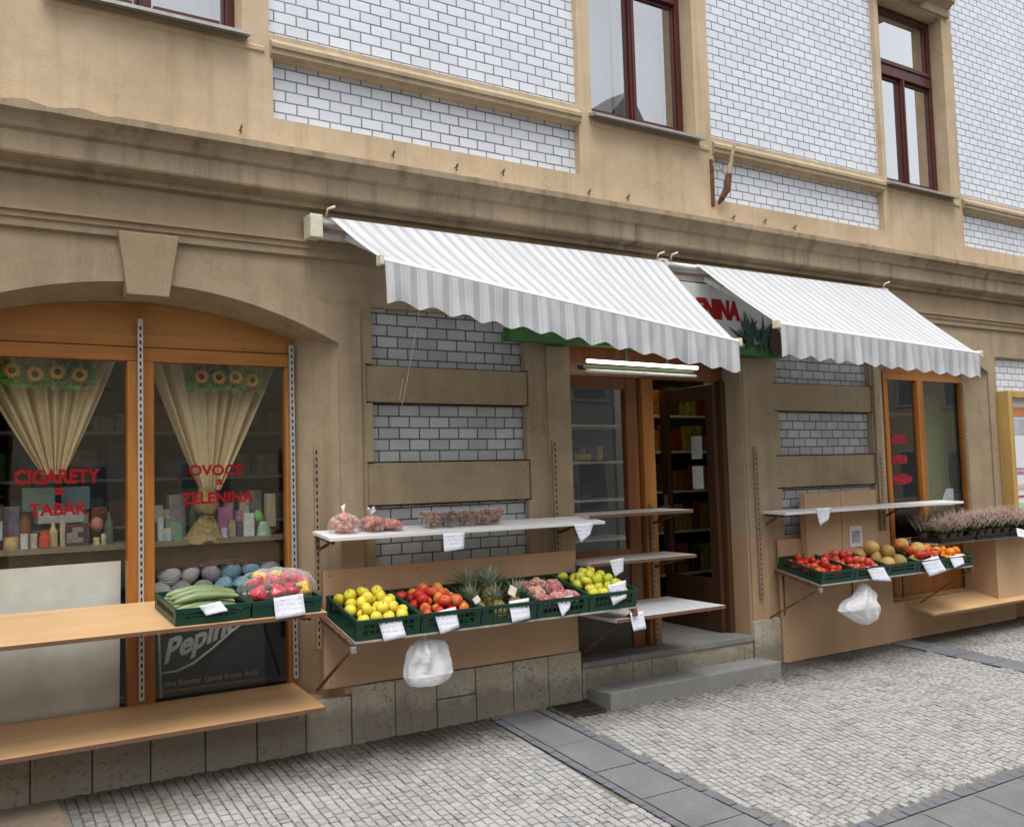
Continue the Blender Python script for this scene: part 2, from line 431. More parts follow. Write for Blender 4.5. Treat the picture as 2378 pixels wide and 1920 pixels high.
M['filmp'] = m_film('pinkish_plastic_film', (0.9, 0.82, 0.82), 0.22)
M['leaf'] = m_plain('green_leaf', (0.10, 0.20, 0.03), 0.55, 0.35, 0.35, 40)
M['petal'] = m_plain('sunflower_petal', (0.46, 0.22, 0.025), 0.6, 0.3, 0.2)
M['flcore'] = m_plain('sunflower_core', (0.07, 0.03, 0.01), 0.9)

def mat_paper():
    t = NT('handwritten_paper')
    sp = t.n('ShaderNodeSeparateXYZ'); t.l(t.co.outputs['Generated'], sp.inputs[0])
    wob = t.noise(t.mapping((30, 30, 30), src=t.co.outputs['Generated']), scale=1.0, detail=3)
    u = t.math('ADD', t.math('MULTIPLY', sp.outputs[2], 5.0), t.math('MULTIPLY', wob, 1.1))
    tri = t.math('ABSOLUTE', t.math('SUBTRACT', t.math('FRACT', u), 0.5))
    ln = t.math('LESS_THAN', tri, 0.09)
    brk = t.noise(t.mapping((9, 9, 3), src=t.co.outputs['Generated']), scale=1.0, detail=1)
    ln = t.math('MULTIPLY', ln, t.math('GREATER_THAN', brk, 0.47))
    edge = t.math('LESS_THAN', t.math('ABSOLUTE', t.math('SUBTRACT', sp.outputs[0], 0.5)), 0.4)
    ln = t.math('MULTIPLY', ln, edge)
    c = t.mix(t.math('MULTIPLY', ln, 0.55), (0.80, 0.82, 0.88), (0.10, 0.14, 0.42))
    return t.done(t.bsdf(c, 0.7, 0.25))
M['paper'] = mat_paper()

def mat_stripes():
    t = NT('striped_awning_cloth')
    sp = t.n('ShaderNodeSeparateXYZ'); t.l(t.co.outputs['Object'], sp.inputs[0])
    ph = t.math('FRACT', t.math('DIVIDE', sp.outputs[0], 0.1))
    s1 = t.math('LESS_THAN', t.math('ABSOLUTE', t.math('SUBTRACT', ph, 0.5)), 0.20)
    s2 = t.math('LESS_THAN', t.math('ABSOLUTE', t.math('SUBTRACT', ph, 0.85)), 0.03)
    f = t.math('MULTIPLY', t.math('MAXIMUM', s1, t.math('MULTIPLY', s2, 0.5)), 1.0)
    n = t.noise(scale=2.4, detail=5)
    wht = t.ramp(n, [(0.3, (0.62, 0.62, 0.63)), (0.7, (0.70, 0.70, 0.715))])
    c = t.mix(f, wht, (0.475, 0.50, 0.535))
    dr = t.noise(t.mapping((11, 1.2, 1.2)), scale=1.0, detail=6, rough=0.65)
    c = t.mix(t.math('MULTIPLY', t.ramp(dr, [(0.48, (0, 0, 0)), (0.74, (1, 1, 1))]), 0.35), c, (0.42, 0.41, 0.39))
    seam = t.math('LESS_THAN', t.math('FRACT', t.math('DIVIDE', t.math('ADD', sp.outputs[0], 0.31), 1.2)), 0.005)
    c = t.mix(t.math('MULTIPLY', seam, 0.5), c, (0.40, 0.40, 0.41))
    fine = t.noise(scale=300, detail=2)
    d = t.bsdf(c, 0.8, 0.2, t.bump(fine, 0.1, 0.001))
    tl = t.n('ShaderNodeBsdfTranslucent'); t.l(c, tl.inputs[0])
    mx = t.n('ShaderNodeMixShader'); mx.inputs[0].default_value = 0.22
    t.l(d, mx.inputs[1]); t.l(tl.outputs[0], mx.inputs[2])
    return t.done(mx.outputs[0])
M['stripe'] = mat_stripes()
def m_print(name, col):                # printed packaging: blocks and bands of a second and third colour
    t = NT(name); rn = random.Random(name)
    br = t.n('ShaderNodeTexBrick'); sp = t.n('ShaderNodeSeparateXYZ'); t.l(t.co.outputs['Object'], sp.inputs[0])
    cb = t.n('ShaderNodeCombineXYZ'); t.l(sp.outputs[0], cb.inputs[0]); t.l(t.math('ADD', sp.outputs[2], rn.random()), cb.inputs[1]); t.l(cb.outputs[0], br.inputs['Vector'])
    br.inputs['Scale'].default_value = 1.0; br.inputs['Brick Width'].default_value = rn.uniform(.05, .12); br.inputs['Row Height'].default_value = rn.uniform(.025, .06); br.inputs['Mortar Size'].default_value = 0.0
    br.inputs['Color1'].default_value = (0, 0, 0, 1); br.inputs['Color2'].default_value = (1, 1, 1, 1)
    alt = rn.choice([(.7, .68, .62), (.55, .05, .05), (.06, .07, .12), (.62, .45, .08), (.10, .25, .12)])
    c = t.ramp(br.outputs['Color'], [(0.0, col), (0.55, tuple(x * .8 for x in col)), (0.65, tuple(.3 * a + .7 * x for a, x in zip(alt, col))), (0.95, tuple(.45 * a + .55 * x for a, x in zip(alt, col)))])
    n = t.noise(scale=70, detail=3)
    c = t.mix(.5, c, t.ramp(n, [(.35, (.45, .45, .45)), (.6, (1, 1, 1))]), 'MULTIPLY')
    return t.done(t.bsdf(c, .4, .4))

def mat_fruit(name, c0, c1, c2, rough=0.45, sc=9, spots=0.3, hue=0.5):
    t = NT(name)
    sp = t.n('ShaderNodeSeparateXYZ'); t.l(t.co.outputs['Object'], sp.inputs[0])
    rn = t.rnd()
    off = t.n('ShaderNodeCombineXYZ'); t.l(t.math('MULTIPLY', rn, 37.0), off.inputs[0]); t.l(t.math('MULTIPLY', rn, 11.0), off.inputs[2])
    va = t.n('ShaderNodeVectorMath', operation='ADD'); t.l(t.co.outputs['Object'], va.inputs[0]); t.l(off.outputs[0], va.inputs[1])
    n = t.noise(va.outputs[0], scale=sc * 2.2, detail=3)
    k = t.math('ADD', n, t.math('MULTIPLY', t.math('SUBTRACT', rn, 0.5), hue))
    c = t.ramp(k, [(0.25, c0), (0.5, c1), (0.75, c2)])
    f = t.noise(va.outputs[0], scale=160, detail=2)
    c = t.mix(t.math('MULTIPLY', t.ramp(f, [(0.6, (0, 0, 0)), (0.7, (1, 1, 1))]), spots), c, tuple(x * 0.5 for x in c0))
    return t.done(t.bsdf(c, rough, 0.32, t.bump(n, 0.12, 0.012), sss=0.05))
M['f_yellow'] = mat_fruit('yellow_apple_skin', (0.58, 0.54, 0.04), (0.74, 0.62, 0.05), (0.80, 0.60, 0.08))
M['f_red'] = mat_fruit('red_apple_skin', (0.46, 0.02, 0.02), (0.55, 0.05, 0.025), (0.66, 0.24, 0.05), hue=0.75)
M['f_green'] = mat_fruit('green_yellow_apple_skin', (0.45, 0.50, 0.04), (0.60, 0.60, 0.06), (0.70, 0.58, 0.07))
M['f_tomato'] = mat_fruit('red_tomato_skin', (0.50, 0.025, 0.012), (0.58, 0.05, 0.018), (0.64, 0.13, 0.025), 0.2, spots=0.0)
M['f_pink'] = mat_fruit('bright_red_skin', (0.52, 0.02, 0.025), (0.60, 0.045, 0.04), (0.66, 0.16, 0.07), 0.3)
M['f_tan'] = mat_fruit('tan_yellow_skin', (0.34, 0.22, 0.06), (0.52, 0.34, 0.11), (0.60, 0.38, 0.13), 0.5, 7, 0.5, 0.6)
M['f_orange'] = mat_fruit('orange_peel', (0.62, 0.16, 0.01), (0.72, 0.24, 0.015), (0.75, 0.32, 0.03), 0.45, 7, 0.3)
M['f_cuc'] = None
M['stem'] = m_plain('brown_stem', (0.06, 0.035, 0.015), 0.8)

# ================================================================== SETTING
def build_ground():
    # cobbled pavement: real setts, each with its own height, tilt and shade
    rnd = random.Random(3)
    V, F, A = [], [], []
    base = rnd.random()
    def edge_l(y): return 3.36 - 0.03 * y * 0.6
    def edge_r(y): return 3.775 - 0.062 * y
    def strip2(y): return 7.53 - 0.262 * y, 7.81 - 0.30 * y
    x = 0.35
    while x < 10.6:
        w = rnd.uniform(0.044, 0.060)
        y = 0.03
        while y > -2.15:
            L = rnd.uniform(0.042, 0.072)
            cx, cy = x + w / 2, y - L / 2
            sx = 0.05 * math.sin(cy * 2.3 + 0.6 * cx) if cx > 3.8 else 0.012 * math.sin(cy * 3 + cx)
            cxs = cx + sx
            ok = cy > -2.135
            if edge_l(cy) - 0.02 < cxs < edge_r(cy) + 0.03: ok = False
            a, b = strip2(cy)
            if a - 0.02 < cxs < b + 0.02: ok = False
            if cxs < 0.80 and cy > -0.62: ok = False
            if 4.16 < cxs < 5.90 and cy > -0.25: ok = False
            if 3.86 < cxs < 4.17 and -0.30 < cy < -0.02: ok = False
            if ok:
                g = 0.0022; h = rnd.gauss(0, 0.0013); tx = rnd.gauss(0, 0.02); ty = rnd.gauss(0, 0.02)
                j = lambda: rnd.uniform(-0.0035, 0.0035)
                i = len(V)
                hw, hl = w / 2 - g, L / 2 - g
                for (u, v) in ((-hw, -hl), (hw, -hl), (hw, hl), (-hw, hl)):
                    px, py = cxs + u + j(), cy + v + j()
                    V.append((px, py, gz(py) - 0.011))
                for (u, v) in ((-hw, -hl), (hw, -hl), (hw, hl), (-hw, hl)):
                    k = 0.87
                    px, py = cxs + u * k + j() * .6, cy + v * k + j() * .6
                    V.append((px, py, gz(py) + 0.002 + h + tx * u + ty * v))
                r = rnd.random()
                F.append((i + 4, i + 5, i + 6, i + 7)); A.append(r)
                for a_, b_ in ((0, 1), (1, 2), (2, 3), (3, 0)):
                    F.append((i + a_, i + b_, i + 4 + b_, i + 4 + a_)); A.append(r)
            y -= L
        x += w
    me = bpy.data.meshes.new('pavement'); me.from_pydata(V, [], F)
    at_ = me.attributes.new('shade', 'FLOAT', 'FACE'); at_.data.foreach_set('value', A)
    t = NT('cobble_setts')
    an = t.n('ShaderNodeAttribute'); an.attribute_name = 'shade'
    c = t.ramp(an.outputs['Fac'], [(0.0, (0.26, 0.26, 0.27)), (0.12, (0.34, 0.335, 0.325)), (0.30, (0.375, 0.37, 0.355)), (0.48, (0.42, 0.415, 0.40)),
                                   (0.64, (0.36, 0.35, 0.33)), (0.78, (0.405, 0.40, 0.39)), (0.90, (0.31, 0.315, 0.33)), (1.0, (0.37, 0.35, 0.33))])
    big = t.noise(scale=1.1, detail=5, rough=0.6)
    c = t.mix(t.math('MULTIPLY', t.ramp(big, [(0.4, (0, 0, 0)), (0.7, (1, 1, 1))]), 0.35), c, (0.36, 0.335, 0.30))
    fine = t.noise(scale=120, detail=4, rough=0.65)
    c = t.mix(0.55, c, t.ramp(fine, [(0.3, (0.62, 0.62, 0.62)), (0.65, (1, 1, 1))]), 'MULTIPLY')
    sp = t.n('ShaderNodeSeparateXYZ'); t.l(t.co.outputs['Object'], sp.inputs[0])
    w = t.math('ADD', sp.outputs[1], t.math('MULTIPLY', t.noise(scale=4.5, detail=5, rough=0.75), 0.55))
    moss = t.ramp(t.math('ADD', w, 0.36), [(0.05, (0, 0, 0)), (0.46, (1, 1, 1))])
    c = t.mix(t.math('MULTIPLY', moss, 0.9), c, (0.05, 0.043, 0.03))
    blot = t.noise(scale=2.3, detail=7, rough=0.72)
    c = t.mix(t.math('MULTIPLY', t.ramp(blot, [(0.52, (0, 0, 0)), (0.70, (1, 1, 1))]), 0.45), c, (0.17, 0.16, 0.145))
    me.materials.append(t.done(t.bsdf(c, 0.72, 0.3, t.bump(fine, 0.35, 0.003))))
    o = bpy.data.objects.new('pavement', me); COL.objects.link(o); structure(o)

    # joint bed / ground sheet
    def sheet(name, mat, x0, x1, y0, y1, dz, ny=1):
        mb = MB()
        mb.q((x0, y0, gz(y0) + dz), (x1, y0, gz(y0) + dz), (x1, y1, gz(y1) + dz), (x0, y1, gz(y1) + dz))
        return structure(mb.build(name, mat))
    t = NT('joint_sand'); n = t.noise(scale=60, detail=4)
    c = t.ramp(n, [(0.3, (0.12, 0.11, 0.09)), (0.7, (0.20, 0.185, 0.16))])
    M['sand'] = t.done(t.bsdf(c, 0.95, 0.1, t.bump(n, 0.5, 0.004)))
    sheet('ground', M['sand'], -60, 60, -3.3, 0.3, -0.010)
    road = MB(); zr = gz(-3.3) - 0.12
    road.q((-90, -12.6, zr), (90, -12.6, zr), (90, -3.3, zr), (-90, -3.3, zr))
    structure(road.build('road', m_stone('asphalt', (0.06, 0.06, 0.062), (0.03, 0.03, 0.03), sc=200)))
    far = MB(); far.q((-300, -300, zr - 0.01), (300, -300, zr - 0.01), (300, -12.6, zr - 0.01), (-300, -12.6, zr - 0.01))
    structure(far.build('far_pavement', M['slab']))
    kb = MB(); kb.box(-60, 60, -3.42, -3.3, zr - 0.1, gz(-3.3) + 0.002); structure(kb.build('kerb', M['step'], bevel=0.01))
    ptch = MB(); ptch.q((-1.6, -0.60, gz(-.6) + 0.004), (0.80, -0.60, gz(-.6) + 0.004), (0.80, -0.005, gz(0) + 0.004), (-1.6, -0.005, gz(0) + 0.004))
    structure(ptch.build('earth_patch', m_stone('trodden_earth', (0.20, 0.155, 0.115), (0.1, 0.08, 0.06), sc=70, amt=0.3)))

    # paved strips: slabs with joints and dark sett borders
    rn = random.Random(11)
    sl = MB()
    js = [0.0, -0.19, -0.62, -1.03, -1.42, -1.80, -2.155]
    for a, b in zip(js[:-1], js[1:]):
        g = 0.004
        l0, l1 = 3.424 - 0.02 * a, 3.424 - 0.02 * b
        r0, r1 = 3.715 - 0.06 * a, 3.715 - 0.06 * b
        e = rn.uniform(-0.001, 0.001)
        sl.q((l0 + g, a - g, gz(a) + .003 + e), (l1 + g, b + g, gz(b) + .003 + e), (r1 - g, b + g, gz(b) + .003 + e), (r0 - g, a - g, gz(a) + .003 + e))
    structure(sl.build('slab_strip', M['slab']))
    s2 = MB()
    x = -1.0
    while x < 12:
        w = rn.uniform(0.40, 0.52)
        s2.q((x + .004, -3.28, gz(-3.28) + .003), (x + w - .004, -3.28, gz(-3.28) + .003), (x + w - .004, -2.77, gz(-2.77) + .003), (x + .004, -2.77, gz(-2.77) + .003))
        s2.q((x + .15, -2.762, gz(-2.762) + .003), (x + w + .142, -2.762, gz(-2.762) + .003), (x + w + .142, -2.245, gz(-2.245) + .003), (x + .15, -2.245, gz(-2.245) + .003))
        x += w
    structure(s2.build('slab_walk', M['slab']))
    bd = MB()
    def setts(line, wid, n0):
        # line(t) -> (x, y) start/end pairs
        (xa, ya), (xb, yb) = line
        L = math.hypot(xb - xa, yb - ya); d = ((xb - xa) / L, (yb - ya) / L); nrm = (-d[1], d[0])
        s = 0
        while s < L:
            l = rn.uniform(0.075, 0.12); h = rn.gauss(0, 0.001)
            pts = []
            for (u, v) in ((s + .003, .003), (min(s + l, L) - .003, .003), (min(s + l, L) - .003, wid - .003), (s + .003, wid - .003)):
                px, py = xa + d[0] * u + nrm[0] * v, ya + d[1] * u + nrm[1] * v
                pts.append((px, py, gz(py) + 0.004 + h))
            bd.q(*pts); s += l
    setts(((3.36, -0.005), (3.40, -2.15)), 0.062, 0)
    setts(((3.72, -0.005), (3.845, -2.15)), 0.07, 0)
    setts(((-1.0, -2.24), (12, -2.24)), 0.08, 0)
    structure(bd.build('dark_sett_border', m_stone('dark_sett', (0.175, 0.18, 0.20), (0.10, 0.10, 0.11), sc=160, amt=0.4, rough=0.7)))
    s3 = MB()
    for k in range(8):
        a = -0.01 - k * 0.27; b = a - 0.262
        if b < -2.15: break
        s3.q((7.53 - .262 * a, a, gz(a) + .003), (7.53 - .262 * b, b, gz(b) + .003), (7.81 - .3 * b, b, gz(b) + .003), (7.81 - .3 * a, a, gz(a) + .003))
    structure(s3.build('narrow_slab_strip', m_stone('grey_slab', (0.19, 0.195, 0.205), (0.12, 0.12, 0.13), sc=170, amt=0.4)))
build_ground()

# ================================================================== BUILDING
bld = thing('shop_building', 'ochre plastered house front with white glazed tile panels and a greengrocer on its ground floor', 'building')

def parab(xc, hw, zs, rise): return lambda x: zs + rise * max(0.0, 1 - ((x - xc) / hw) ** 2)
def wall_holes(mb, x0, x1, z0, z1, holes, y=0.0):
    xs = {x0, x1}
    for h in holes:
        xs |= {h['x0'], h['x1']}
        if 'arch' in h:
            for k in range(1, 28): xs.add(h['x0'] + (h['x1'] - h['x0']) * k / 28)
    xs = sorted(v for v in xs if x0 <= v <= x1)
    for a, b in zip(xs[:-1], xs[1:]):
        m = (a + b) / 2
        cur = sorted((h for h in holes if h['x0'] < m < h['x1']), key=lambda h: h['z0'])
        za, zb = z0, z0
        for h in cur:
            if h['z0'] > za + 1e-6: mb.q((a, y, za), (b, y, zb), (b, y, h['z0']), (a, y, h['z0']))
            if 'arch' in h: za, zb = h['arch'](a), h['arch'](b)
            else: za = zb = h['z1']
        if z1 > za + 1e-6: mb.q((a, y, za), (b, y, zb), (b, y, z1), (a, y, z1))
    for h in holes:
        d = h['d']; sp = h.get('sp', 0.0)
        f = [(h['x0'], h['z0'])]; g = [(h['x0'] + sp, h['z0'])]
        n = 28
        for k in range(n + 1):
            t = k / n
            fx = h['x0'] + (h['x1'] - h['x0']) * t; bx = h['x0'] + sp + (h['x1'] - h['x0'] - 2 * sp) * t
            if 'arch' in h: f.append((fx, h['arch'](fx))); g.append((bx, h['archb'](bx)))
            elif k in (0, n): f.append((fx, h['z1'])); g.append((bx, h['z1'] - h.get('spt', 0)))
        f.append((h['x1'], h['z0'])); g.append((h['x1'] - sp, h['z0']))
        for i in range(len(f)):
            j = (i + 1) % len(f)
            if (i == 1 and 't' in h.get('skip', '')) or (i == len(f) - 1 and 'b' in h.get('skip', '')): continue
            mb.q((f[i][0], y, f[i][1]), (f[j][0], y, f[j][1]), (g[j][0], y + d, g[j][1]), (g[i][0], y + d, g[i][1]))
    return mb

A1 = parab(1.25, 1.12, 2.415, 0.275); A1b = parab(1.25, 0.93, 2.46, 0.163)
A2 = parab(8.50, 0.88, 2.49, 0.20); A2b = parab(8.50, 0.64, 2.46, 0.14)
holes = [dict(x0=0.13, x1=2.37, z0=0.30, d=0.25, sp=0.19, arch=A1, archb=A1b),
         dict(x0=4.137, x1=5.85, z0=0.20, z1=2.60, d=0.22, skip='b'),
         dict(x0=7.62, x1=9.38, z0=0.355, d=0.13, sp=0.24, arch=A2, archb=A2b)]
for (a, b) in ((2.60, 3.755), (6.285, 7.515)):
    holes += [dict(x0=a, x1=b, z0=2.30, z1=2.658, d=0.05, skip='b'), dict(x0=a - 0.045, x1=b + 0.025, z0=2.055, z1=2.30, d=0.06, skip='bt'),
              dict(x0=a, x1=b, z0=1.69, z1=2.055, d=0.05, skip='bt'), dict(x0=a - 0.045, x1=b + 0.025, z0=1.412, z1=1.69, d=0.06, skip='bt'),
              dict(x0=a, x1=b, z0=1.03, z1=1.412, d=0.05, skip='t')]
holes += [dict(x0=9.55, x1=11.6, z0=1.2, z1=2.655, d=0.05)]
mb = wall_holes(MB(), -1.6, 13.5, 0.0, 2.94, holes)
mb.build('ground_floor_wall', M['gf'], bld)
# proud pilaster strips and archivolts
mb = MB()
def archivolt(xc, hw, arch, crown, k, flat, xl, xr):
    zo = lambda x: max(flat, crown - k * (x - xc) ** 2)
    n = 40
    xs = [xc - hw + 2 * hw * i / n for i in range(n + 1)]
    for a, b in zip(xs[:-1], xs[1:]):
        mb.q((a, -.02, arch(a)), (b, -.02, arch(b)), (b, -.02, zo(b)), (a, -.02, zo(a)))
        mb.q((a, -.02, zo(a)), (b, -.02, zo(b)), (b, 0, zo(b)), (a, 0, zo(a)))
        mb.q((a, 0, arch(a)), (b, 0, arch(b)), (b, -.02, arch(b)), (a, -.02, arch(a)))
    for s0, s1 in ((xl, xc - hw), (xc + hw, xr)):
        mb.q((s0, -.02, 0.31), (s1, -.02, 0.31), (s1, -.02, flat), (s0, -.02, flat))
        mb.q((s0, -.02, flat), (s1, -.02, flat), (s1, 0, flat), (s0, 0, flat))
        mb.q((s0, -.02, 0.31), (s0, -.02, flat), (s0, 0, flat), (s0, 0, 0.31))
        mb.q((s1, -.02, 0.31), (s1, -.02, flat), (s1, 0, flat), (s1, 0, 0.31))
archivolt(1.25, 1.12, A1, 2.825, 0.212, 2.657, -0.05, 2.515)
mb.build('archivolt', M['gf'], bld)
mb = MB()
archivolt(8.50, 0.88, A2, 2.80, 0.2, 2.657, 7.54, 9.47)
mb.build('archivolt', M['gf'], bld)
for a, b in ((3.925, 4.120), (5.868, 6.065)):
    MB().box(a, b, -0.018, 0.002, 0.30, 2.48).build('door_pilaster', M['gf'], bld)
mb = MB()
mb.q((1.095, -.055, 2.957), (1.415, -.055, 2.957), (1.360, -.055, 2.612), (1.140, -.055, 2.612))
for p in (((1.095, 2.957), (1.140, 2.612)), ((1.140, 2.612), (1.360, 2.612)), ((1.360, 2.612), (1.415, 2.957)), ((1.415, 2.957), (1.095, 2.957))):
    (a, c), (b, d) = p; mb.q((a, -.055, c), (b, -.055, d), (b, 0.10, d), (a, 0.10, c))
mb.build('keystone', M['band'], bld, bevel=0.006)
mb = MB(); mb.q((-1.6, 0, 2.94), (13.5, 0, 2.94), (13.5, 0, 3.30), (-1.6, 0, 3.30)); mb.build('frieze', M['frieze'], bld)
mb = MB(); mb.extrude_x([(0.001, 2.918), (-.022, 2.932), (-.022, 2.972), (-.032, 2.98), (-.032, 3.008), (-.045, 3.014), (-.045, 3.030), (0.001, 3.04)], -1.6, 13.5)
mb.build('string_course', M['frieze'], bld)
# main cornice with slightly eroded top edge
rn = random.Random(5)
prof = [(0.001, 3.225), (-.035, 3.23), (-.035, 3.262), (-.10, 3.288), (-.105, 3.30), (-.105, 3.405), (-.125, 3.42), (-.135, 3.445), (-.155, 3.475), (-.185, 3.495), (-.185, 3.532), (0.001, 3.555)]
mb = MB(); rows = []
N = 420
for k in range(N + 1):
    x = -1.6 + 15.1 * k / N
    e = 0.004 * (rn.random() - .5)
    if x < 1.05 and rn.random() < 0.45: e -= rn.uniform(0, 0.03)
    if x < 1.05: e += 0.012 * math.sin(x * 23)
    rows.append([(x, y + (0.4 * e if i >= 9 and i < 11 else 0), z + (e if i == 10 else 0)) for i, (y, z) in enumerate(prof)])
mb.grid(rows); mb.build('cornice', M['cor'], bld)

# upper wall
up_holes = []
WIN = [(0.745, 1.80), (4.42, 5.478), (7.935, 8.958)]
for a, b in WIN: up_holes.append(dict(x0=a, x1=b, z0=4.255, z1=6.06, d=0.17))
TP = [(1.965, 4.305), (5.645, 7.87), (9.125, 12.6)]
for a, b in TP:
    up_holes.append(dict(x0=a, x1=b, z0=4.272, z1=7.4, d=0.05))
    up_holes.append(dict(x0=a + 0.02, x1=b - 0.008, z0=3.757, z1=4.13, d=0.06))
mb = wall_holes(MB(), -1.6, 13.5, 3.30, 8.6, up_holes)
mb.q((-1.6, 0, 8.6), (13.5, 0, 8.6), (13.5, 5, 8.6), (-1.6, 5, 8.6))
for x in (-1.6, 13.5): mb.q((x, 0, -.4), (x, 5, -.4), (x, 5, 8.6), (x, 0, 8.6))
mb.q((-1.6, 5, -.4), (13.5, 5, -.4), (13.5, 5, 8.6), (-1.6, 5, 8.6))
mb.build('upper_wall', M['up'], bld)
for a, b in TP:
    m = MB(); m.q((a, .05, 4.272), (b, .05, 4.272), (b, .05, 7.4), (a, .05, 7.4)); m.build('tile_panel', M['tile_w'], bld)
    m = MB(); m.q((a + .02, .06, 3.757), (b - .008, .06, 3.757), (b - .008, .06, 4.13), (a + .02, .06, 4.13)); m.build('tile_panel', M['tile_w'], bld)
    m = MB(); m.extrude_x([(0.001, 4.128), (-.012, 4.13), (-.028, 4.145), (-.028, 4.172), (-.04, 4.18), (-.04, 4.205), (-.03, 4.215), (0.03, 4.268), (0.049, 4.268)], a + .004, b - .004)
    m.build('sill_moulding', M['mould'], bld)
for a, b in ((2.60, 3.755), (6.285, 7.515)):
    for z0, z1 in ((2.30, 2.658), (1.69, 2.055), (1.03, 1.412)):
        m = MB(); m.q((a, .05, z0), (b, .05, z0), (b, .05, z1), (a, .05, z1)); m.build('grey_tile_panel', M['tile_g'], bld)
    for z0, z1 in ((2.055, 2.30), (1.412, 1.69)):
        m = MB(); m.box(a - .040, b + .020, .012, .06, z0 + .008, z1 - .008); m.build('plaster_band', M['band'], bld, bevel=0.006)
m = MB(); m.q((9.55, .05, 1.2), (11.6, .05, 1.2), (11.6, .05, 2.655), (9.55, .05, 2.655)); m.build('tile_panel', M['tile_w'], bld)
# plinth blocks
rn = random.Random(8)
def plinth(x0, x1, first, mat, y0=-.03, z1=.352, pitch=.2885):
    mb = MB(); js = [x0]; x = first
    while x < x1 - .05:
        if x > x0 + .05: js.append(x)
        x += pitch
    js.append(x1)
    for a, b in zip(js[:-1], js[1:]):
        e = rn.uniform(-.003, .003)
        if abs(a - 2.987) < .05: mb.box(a + .003, b - .003, y0 + e, .12, -.3, .185); mb.box(a + .003, b - .003, y0 + e + .004, .12, .190, z1)
        else: mb.box(a + .003, b - .003, y0 + e, .12, -.3, z1)
    mb.build('plinth', mat, bld, bevel=0.006)
    return mb
plinth(-1.6, 2.41, 2.41 - .2885 * 13, M['stone'], z1=.298)
plinth(2.41, 4.137, 2.41 + .2885, M['stone'])
plinth(5.853, 6.165, 7, M['stone'], z1=.378)
m = MB(); m.box(-1.6, 2.145, -.062, -.034, .262, .312); m.build('plinth_coping', M['stone'], bld, bevel=.006)
# painted panels over the lower wall
for (x0, x1, z0, z1, nm) in ((2.235, 4.098, .362, 1.052, 0), (6.17, 7.62, -.05, 1.00, 0)):
    m = MB(); m.box(x0, x1, -.045, -.019, z0, z1)
    m.build('painted_dado_panel', M['mdf'], bld, bevel=.003)
m = MB(); m.box(7.62, 9.6, -.03, .12, -.15, .352); m.build('painted_riser', M['mdf'], bld)
# threshold
m = MB()
for a, b in ((4.145, 4.60), (4.604, 4.78), (4.784, 5.02), (5.024, 5.845)): m.box(a, b, -.018, .30, -.2, .225)
m.build('threshold', M['stone'], bld, bevel=.004)
m = MB()
for a, b in ((4.14, 4.56), (4.564, 5.20), (5.204, 5.848)): m.box(a, b, -.035, .215, .227, .270)
m.box(4.14, 5.848, .218, 1.2, .2, .268)
m.build('door_sill', M['step'], bld, bevel=.004)
m = MB(); m.box(4.185, 5.87, -.275, -.03, -.2, .098)
tag(m.build('stone_step', M['step'], bevel=.008), 'single grey stone step in front of the shop doorway', 'step')

# shop interior shell
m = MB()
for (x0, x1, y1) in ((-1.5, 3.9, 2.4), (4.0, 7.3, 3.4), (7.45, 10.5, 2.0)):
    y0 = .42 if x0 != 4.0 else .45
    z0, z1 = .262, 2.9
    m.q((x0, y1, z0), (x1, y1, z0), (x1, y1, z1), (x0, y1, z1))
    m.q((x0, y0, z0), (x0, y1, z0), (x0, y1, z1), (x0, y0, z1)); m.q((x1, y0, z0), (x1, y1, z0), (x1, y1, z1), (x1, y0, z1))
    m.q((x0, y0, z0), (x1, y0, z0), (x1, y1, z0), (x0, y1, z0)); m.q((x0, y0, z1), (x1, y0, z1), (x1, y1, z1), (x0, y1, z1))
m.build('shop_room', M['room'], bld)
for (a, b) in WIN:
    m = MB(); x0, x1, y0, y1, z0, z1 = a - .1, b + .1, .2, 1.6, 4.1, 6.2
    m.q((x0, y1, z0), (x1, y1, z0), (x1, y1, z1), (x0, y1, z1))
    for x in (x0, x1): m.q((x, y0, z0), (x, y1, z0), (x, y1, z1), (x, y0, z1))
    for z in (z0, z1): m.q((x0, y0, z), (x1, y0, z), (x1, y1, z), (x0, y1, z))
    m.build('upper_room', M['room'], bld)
    m = MB(); m.box(a - .03, a + .012, .20, .44, 4.24, 6.08); m.box(b - .012, b + .03, .20, .44, 4.24, 6.08); m.box(a + .012, b - .012, .20, .44, 6.03, 6.08)
    m.build('window_casing', M['winwood'], bld)

